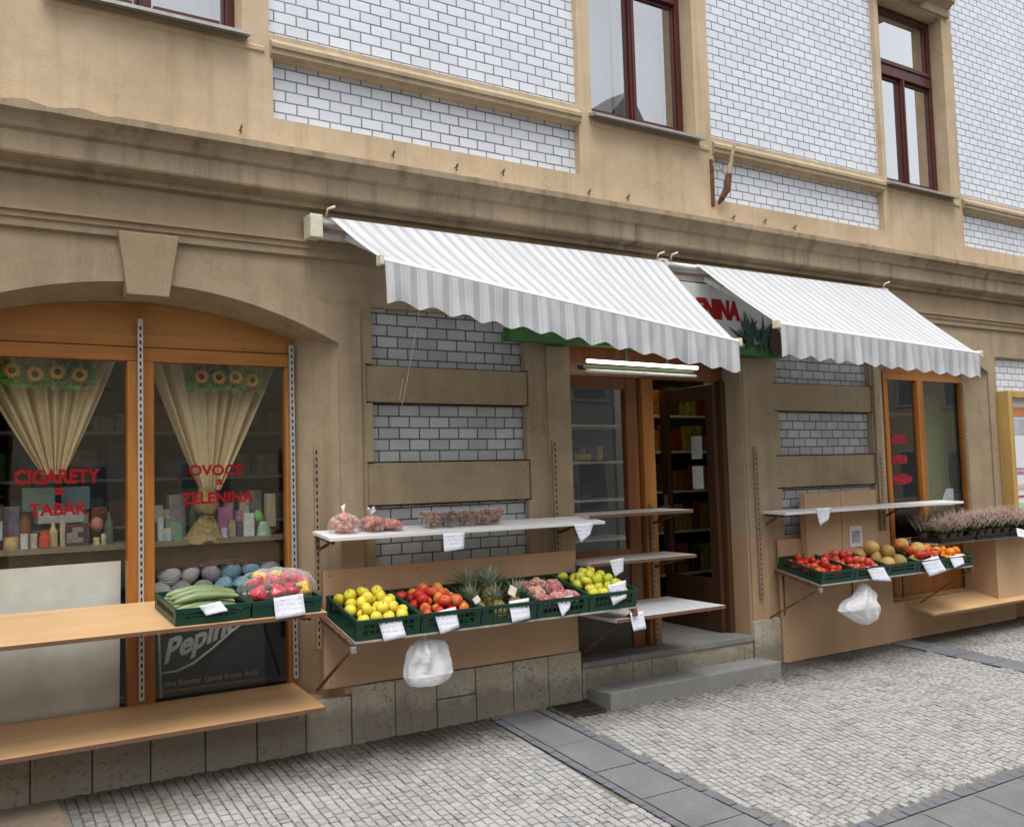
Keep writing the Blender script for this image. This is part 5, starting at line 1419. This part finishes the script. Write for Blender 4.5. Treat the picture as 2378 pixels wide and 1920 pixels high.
m.tube(pts, [.004, .007, .008, .008, .008, .005], 6); m.build('swoosh', Mt, bn)
m = MB(); m.tube([(1.397, .396, .86), (1.412, .396, .36)], .008, 6); m.build('border_line', Mt, bn)
o = text_obj('lettering', 'the better taste from Italy', m_plain('banner_ochre_letters', (.36, .27, .15), .6), 1.43, 1.99, .405, .452, .400, bn, bold=.01)
# yarn balls
t = NT('yarn'); w1 = t.n('ShaderNodeTexWave'); w1.inputs['Scale'].default_value = 26; w1.inputs['Distortion'].default_value = 6; t.l(t.co.outputs['Object'], w1.inputs['Vector'])
def yarn(name, col):
    t = NT(name); w1 = t.n('ShaderNodeTexWave'); w1.inputs['Scale'].default_value = 30; w1.inputs['Distortion'].default_value = 5; t.l(t.co.outputs['Object'], w1.inputs['Vector'])
    c = t.ramp(w1.outputs['Fac'], [(.2, tuple(x * .75 for x in col)), (.7, col)]); mt = t.done(t.bsdf(c, .9, .1, t.bump(w1.outputs['Fac'], .6, .006)))
    m = MB(); rows = []
    for i in range(11):
        a = PI * i / 10
        rows.append([(.062 * math.sin(a) * math.cos(2 * PI * k / 16) * (1 + .04 * math.sin(3 * k)), .062 * math.sin(a) * math.sin(2 * PI * k / 16), -.05 * math.cos(a)) for k in range(16)])
    m.grid(rows, close_v=True); return m.mesh('yarn_ball', mt, smooth=True)
Y_ = {'pale grey': yarn('pale_grey_yarn', (.58, .55, .58)), 'grey': yarn('grey_yarn', (.38, .36, .40)), 'light blue': yarn('light_blue_yarn', (.30, .50, .60)), 'blue': yarn('blue_yarn', (.22, .38, .48))}
rn = random.Random(14)
st = MB(); st.box(1.36, 2.13, .36, .80, .872, .888); tag(st.build('stand_board', M['darkwood']), 'dark board under the heap of yarn balls inside the window', 'shelf')
MB_ = None
for row, z in ((0, .955), (1, 1.05), (2, 1.14)):
    for q in range(6):
        x = 1.42 + .123 * q + (.06 if row == 1 else 0)
        cn = (['pale grey', 'grey', 'grey', 'light blue', 'light blue', 'blue'], ['pale grey', 'pale grey', 'grey', 'blue', 'light blue', 'grey'], ['pale grey', 'grey', 'grey', 'light blue', 'light blue', 'pale grey'])[row][q]
        if x > 2.1: continue
        tag(inst(Y_[cn], 'yarn_ball', (x, .45 + .03 * row + rn.uniform(-.01, .01), z), (rn.uniform(-1, 1), rn.uniform(-1, 1), rn.uniform(0, 6)), 1.12), f'{cn} ball of yarn heaped behind the cucumber crate inside the window', 'yarn ball', f'{cn} yarn balls')

# curtains tied to a fan
def curtain(label, xl, xr, ztop, tx, tz, y, tail, seed):
    rn = random.Random(seed); t_ = thing('curtain', label, 'curtain', group='beige tied curtains'); rows = []; nu, nv = 24, 120
    ph = rn.uniform(0, 6)
    for i in range(nu + 1):
        s = i / nu; row = []
        for k in range(nv + 1):
            u = k / nv; x = xl + (xr - xl) * u
            f = 1 - (1 - .15) * (s ** 1.0)
            xx = tx + (x - tx) * f; z = ztop + (tz - ztop) * s - .07 * s * (1 - s) * (2 * abs(u - .5)) ** 2
            yy = y + (.075 * (1 - abs(math.sin(u * PI * 7.3 + ph + .8 * math.sin(u * 9)))) ** 2 + .018 * math.sin(u * 2 * PI * 5.2 + ph) + .014 * math.sin(u * 2 * PI * 11 + 2 * ph) + .012 * math.sin(u * 2 * PI * 3.1)) * (1 - .45 * s)
            row.append((xx, yy, z))
        rows.append(row)
    MB().grid(rows).build('cloth', M['curtain'], t_, smooth=True)
    if tail:
        rows = []
        for i in range(9):
            s = i / 8; rr = .035 + .035 * math.sin(s * 2.2) if s < .5 else .03 + .075 * (s - .5) * 2
            if .45 < s < .6: rr = .028
            rows.append([(tx - .02 - .06 * max(0, s - .5) + rr * 1.15 * math.cos(2 * PI * k / 20) * (1 + .15 * math.sin(k * 2.1)), y - .01 + rr * .6 * math.sin(2 * PI * k / 20), tz + .02 - .33 * s + .012 * math.sin(k * 1.7) * s) for k in range(20)])
        MB().grid(rows, close_v=True).build('tail', M['burlap'], t_, smooth=True)
        MB().tube([(tx - .07, y - .03, tz - .135), (tx - .02, y - .055, tz - .145), (tx + .03, y - .03, tz - .15)], .007, 6).build('tie', M['darkwood'], t_, smooth=True)
curtain('beige curtain tied to a fan behind the left pane of the big window',   .42, 1.19, 2.32, .86, 1.66, .45, False, 3)
curtain('beige curtain tied to a fan with hanging tail behind the pane beside the pier', 1.365, 2.135, 2.32, 1.715, 1.545, .45, True, 9)
def garland(label, xa, xb, z, y, seed):
    rn = random.Random(seed); t_ = thing('sunflower_garland', label, 'garland', group='sunflower garlands')
    l = MB()
    for k in range(170):
        x = rn.uniform(xa - .02, xb + .02); zz = z + rn.uniform(-.065, .05); a = rn.uniform(0, 6.28); L = rn.uniform(.03, .055); d = Vector((math.cos(a), rn.uniform(-.5, .1), math.sin(a))).normalized(); s = d.cross(Vector((0, 1, 0))).normalized() * L * .38
        c = Vector((x, y + rn.uniform(0, .015), zz)); l.q(c, c + d * L * .5 + s, c + d * L, c + d * L * .5 - s)
    l.build('leaves', M['leaf'], t_)
    for k in range(4):
        cx = xa + (xb - xa) * (k + .5) / 4; cz = z + rn.uniform(-.012, .012); p = MB()
        for ring_ in (0, 1):
            for q in range(13):
                a = 2 * PI * (q + .5 * ring_) / 13; d = Vector((math.cos(a), -.2 - .1 * ring_, math.sin(a))); s = Vector((-math.sin(a), 0, math.cos(a)))
                c = Vector((cx, y - .012 - .004 * ring_, cz)); r0, r1 = .016, .050 - .008 * ring_
                p.q(c + d * r0 - s * .004, c + d * (r0 + r1) * .5 - s * .008, c + d * r1, c + d * (r0 + r1) * .5 + s * .008, c + d * r0 + s * .004)
        fo = p.build('sunflower', M['petal'], t_)
        MB().lathe([(.001, .012), (.014, .008), (.019, 0), (.001, -.004)], 12, Matrix.Translation((cx, y - .02, cz)) @ Matrix.Rotation(PI / 2, 4, 'X')).build('core', M['flcore'], fo, smooth=True)
garland('garland of four sunflowers across the left tied curtain', .57, 1.02, 2.215, .338, 5)
garland('garland of four sunflowers across the right tied curtain', 1.585, 1.995, 2.215, .338, 6)

# small goods on the display shelf, left to right
def goods(kind, x, y, w_, h, col, label, dz=0.0, d=None):
    h = h
    mt = (m_print if kind in ('box', 'can', 'bag') else m_plain)('goods_' + label[:18].replace(' ', '_'), tuple(min(.8, v * 1.5) for v in col)); h *= 1.22
    m = MB(); d = d or w_ * .7
    if kind == 'box': m.box(-w_ / 2, w_ / 2, -d / 2, d / 2, 0, h)
    elif kind == 'can': m.lathe([(.001, 0), (w_ / 2, 0), (w_ / 2, .004), (w_ * .49, .006), (w_ * .49, h - .006), (w_ / 2, h - .004), (w_ / 2, h), (.001, h)], 16)
    elif kind == 'jar': m.lathe([(.001, 0), (w_ / 2, .003), (w_ / 2, h * .68), (w_ * .38, h * .78), (w_ * .38, h * .8), (w_ * .41, h * .8), (w_ * .41, h), (.001, h)], 16)
    elif kind == 'bottle': m.lathe([(.001, 0), (w_ / 2, .003), (w_ / 2, h * .55), (w_ * .2, h * .78), (w_ * .16, h * .97), (w_ * .19, h), (.001, h)], 16)
    elif kind == 'ball': m.lathe([(.001, 0), (w_ * .3, h * .08), (w_ / 2, h * .45), (w_ * .34, h * .85), (.001, h)], 14)
    elif kind == 'bag':
        rows = []
        for i in range(7):
            s = i / 6; r = w_ / 2 * (1 - .5 * s ** 3); rows.append([(r * math.cos(2 * PI * k / 14) * (1 + .08 * math.sin(5 * k)), d / 2 * (1 - .75 * s) * math.sin(2 * PI * k / 14), h * s) for k in range(14)])
        m.grid(rows, close_v=True)
    elif kind == 'plant':
        rn_ = random.Random(int(x * 1000)); m.lathe([(.001, 0), (w_ * .25, 0), (w_ * .32, h * .35), (.001, h * .35)], 12); 
        for k in range(60):
            a = rn_.uniform(0, 6.28); c = Vector((0, 0, h * .35)) + Vector((math.cos(a) * w_ * .3 * rn_.random(), math.sin(a) * w_ * .3 * rn_.random(), h * .6 * rn_.random())); a2 = rn_.uniform(0, 6.28); dd = Vector((math.cos(a2), math.sin(a2), rn_.uniform(-.3, .7))) * .03; ss = Vector((-math.sin(a2), math.cos(a2), 0)) * .012
            m.q(c, c + dd * .5 + ss, c + dd, c + dd * .5 - ss)
    o = m.build({'box': 'carton', 'can': 'can', 'jar': 'jar', 'bottle': 'bottle', 'ball': 'ball_ornament', 'bag': 'goods_bag', 'plant': 'small_plant'}[kind], mt, bevel=.003 if kind == 'box' else 0, smooth=kind in ('ball', 'bag'))
    o.location = (x, y, ZS + dz); o.rotation_euler = (0, 0, random.uniform(-.2, .2) if kind == 'box' else 0)
    return tag(o, label, {'box': 'carton', 'can': 'can', 'jar': 'jar', 'bottle': 'bottle', 'ball': 'ornament', 'bag': 'bag', 'plant': 'plant'}[kind])
L_ = ' behind the left pane'
for g_ in [('box', .555, .46, .05, .055, (.50, .50, .52), 'small pale grey carton, lowest at the left edge' + L_), ('box', .565, .56, .09, .085, (.55, .56, .58), 'pale grey carton standing behind' + L_, .05),
           ('can', .64, .46, .075, .055, (.55, .36, .16), 'wide orange brown tub' + L_), ('can', .705, .455, .042, .068, (.62, .60, .54), 'slim cream can next to the orange tub' + L_), ('can', .755, .47, .04, .066, (.48, .46, .38), 'slim beige can left of the red jar' + L_),
           ('jar', .805, .45, .055, .075, (.48, .05, .03), 'rounded red jar' + L_), ('bottle', .855, .49, .05, .12, (.42, .33, .13), 'olive yellow bottle beside the red jar' + L_), ('box', .905, .5, .028, .12, (.50, .38, .20), 'narrow ochre carton' + L_),
           ('box', .985, .50, .12, .10, (.09, .045, .04), 'wide dark brown carton' + L_), ('can', 1.075, .455, .036, .035, (.62, .58, .22), 'tiny yellow tin' + L_), ('can', 1.115, .46, .03, .05, (.45, .45, .40), 'tiny grey tin beside the yellow one' + L_),
           ('ball', 1.10, .58, .08, .08, (.45, .18, .13), 'salmon red round ornament' + L_, .06), ('bottle', 1.16, .55, .05, .15, (.10, .11, .07), 'dark green bottle by the window post' + L_), ('box', .90, .60, .24, .06, (.35, .36, .42), 'long grey violet carton laid across' + L_, .13),
           ('box', .80, .66, .17, .11, (.13, .20, .19), 'dull teal carton at the back' + L_, .20), ('box', 1.0, .66, .15, .11, (.10, .16, .17), 'dark teal carton at the back' + L_, .20), ('plant', .57, .55, .14, .2, (.08, .14, .05), 'leafy green plant at the left edge' + L_, .14)]:
    goods(*g_[:7], *(g_[7:]))
L_ = ' near the tail of the right curtain'
for g_ in [('bottle', 1.375, .46, .065, .15, (.03, .035, .03), 'stout black bottle by the window post' + L_), ('box', 1.425, .45, .032, .115, (.48, .50, .54), 'narrow pale carton' + L_), ('box', 1.462, .445, .045, .06, (.45, .52, .60), 'small light blue carton' + L_),
           ('box', 1.495, .50, .06, .11, (.16, .22, .25), 'slate blue carton' + L_), ('bag', 1.54, .49, .06, .09, (.12, .26, .16), 'small green bag' + L_), ('box', 1.435, .60, .08, .17, (.36, .30, .22), 'tan carton at the back' + L_), ('box', 1.82, .50, .09, .15, (.33, .12, .22), 'magenta carton right of the tail' + L_),
           ('can', 1.80, .44, .04, .05, (.50, .38, .50), 'lilac tin' + L_), ('jar', 1.85, .45, .05, .085, (.28, .20, .14), 'brown jar with lid' + L_), ('jar', 1.90, .46, .045, .075, (.08, .05, .07), 'blackish jar' + L_), ('box', 1.95, .445, .065, .115, (.52, .55, .56), 'upright silver grey carton' + L_),
           ('bottle', 2.00, .5, .05, .13, (.16, .06, .05), 'dark red bottle' + L_), ('ball', 2.035, .52, .08, .08, (.14, .36, .06), 'bright green round ornament' + L_, .06), ('bag', 2.05, .45, .09, .07, (.26, .38, .27), 'pale green bag at the right end' + L_), ('box', 2.11, .5, .06, .17, (.40, .34, .30), 'mottled beige carton at the right end' + L_, .05), ('box', 1.98, .62, .06, .2, (.42, .40, .28), 'tall straw coloured carton' + L_)]:
    goods(*g_[:7], *(g_[7:]))

t_ = thing('back_shelves', 'dim shelves deep inside behind the two tied curtains', 'shelf')
for z in (1.3, 1.62, 1.94): MB().box(.2, 3.4, 1.5, 1.8, z, z + .02).build('board', M['ply'], t_)
for x in (.2, 1.8, 3.38): MB().box(x, x + .03, 1.5, 1.82, .27, 2.4).build('upright', M['darkwood'], t_)
rn = random.Random(71)
DIM = [m_plain('dim_goods_%d' % q, c_, .5, .3, .3, 15) for q, c_ in enumerate(((.45, .12, .10), (.14, .32, .20), (.55, .48, .34), (.16, .20, .40), (.5, .36, .10), (.6, .58, .54)))]
for z in (1.32, 1.64, 1.96):
    x = .3
    while x < 3.2:
        w_ = rn.uniform(.09, .2); h = rn.uniform(.10, .26)
        m = MB(); m.box(-w_ / 2, w_ / 2, -.07, .07, 0, h); o = m.build('carton', rn.choice(DIM), bevel=.005); o.location = (x + w_ / 2, 1.56, z + .001)
        tag(o, 'dim carton on the shelves deep inside behind the tied curtains', 'carton', 'dim cartons on the back shelves'); x += w_ + rn.uniform(.01, .08)

L_ = ' at the back of the crowded window shelf'
for g_ in [('box', .66, .70, .10, .19, (.22, .20, .26), 'dusky violet carton' + L_), ('bottle', .735, .66, .06, .21, (.30, .10, .05), 'rust brown bottle' + L_), ('box', 1.13, .70, .09, .17, (.40, .10, .09), 'brick red carton' + L_), ('can', 1.03, .62, .07, .15, (.36, .30, .14), 'mustard tin' + L_),
           ('box', 1.37, .68, .09, .20, (.12, .16, .14), 'bottle green carton' + L_), ('jar', 1.50, .62, .07, .15, (.34, .28, .20), 'tan jar' + L_), ('box', 1.58, .70, .10, .22, (.38, .30, .32), 'greyish pink carton' + L_), ('bottle', 1.66, .60, .05, .22, (.08, .12, .08), 'very dark green bottle' + L_),
           ('box', 1.77, .68, .08, .24, (.44, .20, .28), 'raspberry carton' + L_), ('can', 1.88, .62, .07, .17, (.42, .40, .36), 'putty coloured tin' + L_), ('box', 2.06, .68, .09, .23, (.24, .20, .22), 'smoky carton' + L_), ('jar', 1.93, .56, .06, .13, (.30, .14, .18), 'plum coloured jar' + L_),
           ('plant', 1.44, .64, .15, .22, (.07, .13, .05), 'bushy green plant' + L_), ('plant', 1.16, .62, .12, .20, (.10, .13, .06), 'olive green plant' + L_)]:
    goods(*g_[:7], *(g_[7:]))

# ================================================================== INSIDE THE DOOR
t_ = thing('shelf_unit', 'stocked shelf unit seen through the open shop door', 'shelf')
for z in (.6, 1.0, 1.38, 1.76, 2.1): MB().box(6.0, 7.2, 1.40, 1.75, z, z + .02).build('board', M['ply'], t_)
for x in (5.98, 7.18): MB().box(x, x + .02, 1.40, 1.75, .27, 2.5).build('side', M['ply'], t_)
rn = random.Random(55); k = 0
for z in (.62, 1.02, 1.40, 1.78, 2.12):
    x = 6.06
    while x < 7.1:
        w_ = rn.uniform(.08, .15); h = rn.uniform(.16, .28); col = rn.choice([(.70, .52, .05), (.62, .42, .04), (.50, .06, .03), (.68, .58, .12), (.15, .10, .05), (.55, .20, .04)])
        cname = {(.70, .52, .05): 'yellow', (.62, .42, .04): 'amber', (.50, .06, .03): 'red', (.68, .58, .12): 'pale yellow', (.15, .10, .05): 'brown', (.55, .20, .04): 'orange'}[col]
        m = MB(); m.box(-w_ / 2, w_ / 2, -.08, .08, 0, h); o = m.build('package', m_plain('package_' + cname, tuple(v * .6 for v in col), .5, .3, .5, 22), bevel=.006); o.location = (x, 1.5, z + .001)
        tag(o, f'{cname} package on the shelf unit seen through the shop door', 'package', f'{cname} packages inside the shop'); x += w_ + .02
t_ = thing('fridge_shelf', 'white wire fridge shelves with packets behind the door sidelight', 'shelf')
for z in (1.05, 1.36, 1.66, 1.95): MB().box(4.2, 5.2, .55, .95, z, z + .018).build('board', M['white'], t_)
MB().box(4.2, 5.3, .97, 1.0, .3, 2.3).build('back_panel', m_plain('fridge_back', (.10, .11, .10), .6), t_)
for k, (x, z, w_, h, col, cn) in enumerate(((4.33, 1.68, .09, .17, (.55, .42, .16), 'mustard'), (4.44, 1.68, .10, .15, (.60, .50, .22), 'straw yellow'), (4.58, 1.68, .07, .10, (.10, .14, .34), 'dark blue'), (4.66, 1.68, .07, .11, (.20, .26, .50), 'mid blue'), (4.75, 1.68, .06, .12, (.42, .16, .20), 'wine red'), (4.83, 1.68, .06, .12, (.60, .54, .2), 'lemon'), (4.62, 1.68, .16, .06, (.62, .46, .12), 'ochre'), (4.5, 1.38, .1, .14, (.05, .07, .06), 'blackish'), (4.68, 1.38, .1, .12, (.12, .14, .12), 'grey green'))):
    m = MB(); m.box(-w_ / 2, w_ / 2, -.04, .04, 0, h); o = m.build('packet', m_plain('packet_' + cn.replace(' ', '_'), col, .4, .4, .25, 12), bevel=.008); o.location = (x + .05, .66 - (.05 if cn == 'ochre' else 0), z + .001)
    tag(o, f'{cn} packet on the fridge shelf behind the door sidelight', 'packet')
t_ = thing('ceiling_lamp', 'tube lamp on the shop ceiling behind the door', 'lamp')
MB().box(5.0, 6.3, .94, 1.06, 2.84, 2.88).build('housing', M['white'], t_)
MB().tube([(5.03, 1.0, 2.815), (6.27, 1.0, 2.815)], .018, 10).build('lit_tube', m_emit('lit_inside_tube', (1.0, .88, .60), 9), t_, smooth=True)
# right window inside
m = MB(); rows = []
for k in range(61):
    x = 8.80 + .62 * k / 60; y = .42 + .014 * math.sin(k * .9); rows.append([(x, y, .6), (x, y, 2.6)])
tag(m.grid(rows).build('curtain', m_cloth('olive_green_cloth', (.34, .38, .20), trans=.3), smooth=True), 'plain olive green curtain behind the right half of the right shop window', 'curtain')
m = MB(); a_, b_ = at(2188, 1135, .19), at(2216, 1172, .19); m.q((a_.x, .19, b_.z), (b_.x, .19, b_.z), (b_.x, .19, a_.z), (a_.x + .07, .19, a_.z), (a_.x, .19, a_.z - .09)); o = m.build('leaflet', m_plain('pale_blue_leaflet', (.60, .63, .68), .6)); o.modifiers.new('s', 'SOLIDIFY').thickness = .002
tag(o, 'pale leaflet standing inside the right shop window', 'leaflet')
for k, (x, z, w_, h, col, cn) in enumerate(((8.0, 1.25, .16, .22, (.05, .07, .13), 'navy'), (8.2, 1.25, .14, .20, (.08, .11, .2), 'dull blue'), (8.12, 1.48, .2, .08, (.2, .2, .22), 'charcoal'), (8.05, 2.10, .26, .14, (.26, .32, .04), 'lime green'))):
    m = MB(); m.box(-w_ / 2, w_ / 2, -.05, .05, 0, h); o = m.build('carton', m_plain('carton_' + cn.replace(' ', '_'), col, .5, .4, .3, 18), bevel=.006); o.location = (x + .06, .5, z)
    tag(o, f'{cn} carton inside the left half of the right shop window', 'carton')
t_ = thing('display_shelf', 'dark display shelf inside the right shop window', 'shelf')
for z in (1.22, 2.07): MB().box(7.75, 8.7, .38, .7, z, z + .025).build('board', M['darkwood'], t_)

# ================================================================== HOUSES ACROSS THE STREET (mirrored in the glass)
def opposite(name, label, x0, x1, h, col, gable, roofc):
    t_ = thing(name, label, 'house', group=None); y0, y1 = -14.5, -22; zr = gz(-3.3) - .12
    w_ = MB(); nw = max(1, int((x1 - x0) / 2.4)); hl = []
    for s in range(int(h / 3.1)):
        for k in range(nw):
            cx = x0 + (x1 - x0) * (k + .5) / nw; hl.append((cx - .55, cx + .55, zr + 1.0 + 3.1 * s, zr + 2.7 + 3.1 * s))
    w_.box(x0, x1, y1, y0, zr, h); w_.build('wall', m_plain(name + '_plaster', col, .9, .2, .1, 2), t_)
    for a, b, c, d in hl:
        f = MB(); f.box(a, b, y0, y0 + .05, c, d); f.build('window', M['white'], t_)
        MB().box(a + .08, b - .08, y0 + .052, y0 + .06, c + .08, d - .08).build('pane', m_plain('far_pane', (.30, .32, .33), .25), t_.children[-1])  # pale pane colour stands in for reflected sky
    r = MB(); e = .3
    if gable:
        xm = (x0 + x1) / 2; p = [(x0 - e, h), (xm, h + gable), (x1 + e, h)]
        r.q(*[(x, y0 + .3, z) for x, z in p]); r.q(*[(x, y1, z) for x, z in p]); r.q((p[0][0], y0 + .3, p[0][1]), (p[1][0], y0 + .3, p[1][1]), (p[1][0], y1, p[1][1]), (p[0][0], y1, p[0][1])); r.q((p[2][0], y0 + .3, p[2][1]), (p[1][0], y0 + .3, p[1][1]), (p[1][0], y1, p[1][1]), (p[2][0], y1, p[2][1]))
    else:
        r.q((x0, y0 + e, h), (x1, y0 + e, h), (x1, y0 - 3.5, h + 2.2), (x0, y0 - 3.5, h + 2.2)); r.q((x0, y1, h), (x1, y1, h), (x1, y0 - 3.5, h + 2.2), (x0, y0 - 3.5, h + 2.2))
    r.build('roof', m_plain(name + '_tiles', roofc, .8, .2, .3, 6), t_)
opposite('opposite_house', 'ochre house across the street with flat fronted eaves', -14, 2, 7.2, (.74, .64, .44), 0, (.18, .10, .07))
opposite('opposite_house', 'pale yellow house across the street facing the shop', 2.2, 14.4, 7.0, (.78, .69, .47), 0, (.16, .10, .08))
opposite('opposite_house', 'grey gabled house across the street mirrored in the upper window', 14.6, 20.2, 8.2, (.62, .61, .58), 4.0, (.13, .12, .12))
opposite('opposite_house', 'tan house across the street beyond the gabled one', 20.4, 44, 7.4, (.75, .65, .45), 0, (.17, .10, .07))

# ================================================================== LIGHT
w = bpy.data.worlds.new('World'); SC.world = w; w.use_nodes = True
nt = w.node_tree; nt.nodes.clear()
sky = nt.nodes.new('ShaderNodeTexSky'); sky.sky_type = 'NISHITA'; sky.sun_disc = False
SUN_EL, SUN_AZ = math.radians(70), math.radians(200)
sky.sun_elevation = SUN_EL; sky.sun_rotation = SUN_AZ; sky.air_density = 1.0; sky.dust_density = 4.0; sky.ozone_density = 1.0
hs = nt.nodes.new('ShaderNodeHueSaturation'); hs.inputs['Saturation'].default_value = 0.25
bg = nt.nodes.new('ShaderNodeBackground'); bg.inputs[1].default_value = 0.15
ow = nt.nodes.new('ShaderNodeOutputWorld')
nt.links.new(sky.outputs[0], hs.inputs['Color']); nt.links.new(hs.outputs[0], bg.inputs[0]); nt.links.new(bg.outputs[0], ow.inputs[0])
sl_ = bpy.data.lights.new('sun', 'SUN'); sl_.energy = 1.1; sl_.angle = math.radians(35); sl_.color = (1.0, 0.98, 0.95)
so = bpy.data.objects.new('sun', sl_); COL.objects.link(so)
dv = Vector((math.sin(SUN_AZ) * math.cos(SUN_EL), math.cos(SUN_AZ) * math.cos(SUN_EL), math.sin(SUN_EL)))   # towards the sun
so.rotation_euler = (-dv).to_track_quat('-Z', 'Y').to_euler()
so.location = (0, -8, 14)
SC.view_settings.view_transform = 'Standard'; SC.view_settings.look = 'None'
SC.view_settings.exposure = 0.73; SC.view_settings.gamma = 1.0; SC.view_settings.use_curve_mapping = False
SC.cycles.max_bounces = 8; SC.cycles.transparent_max_bounces = 16
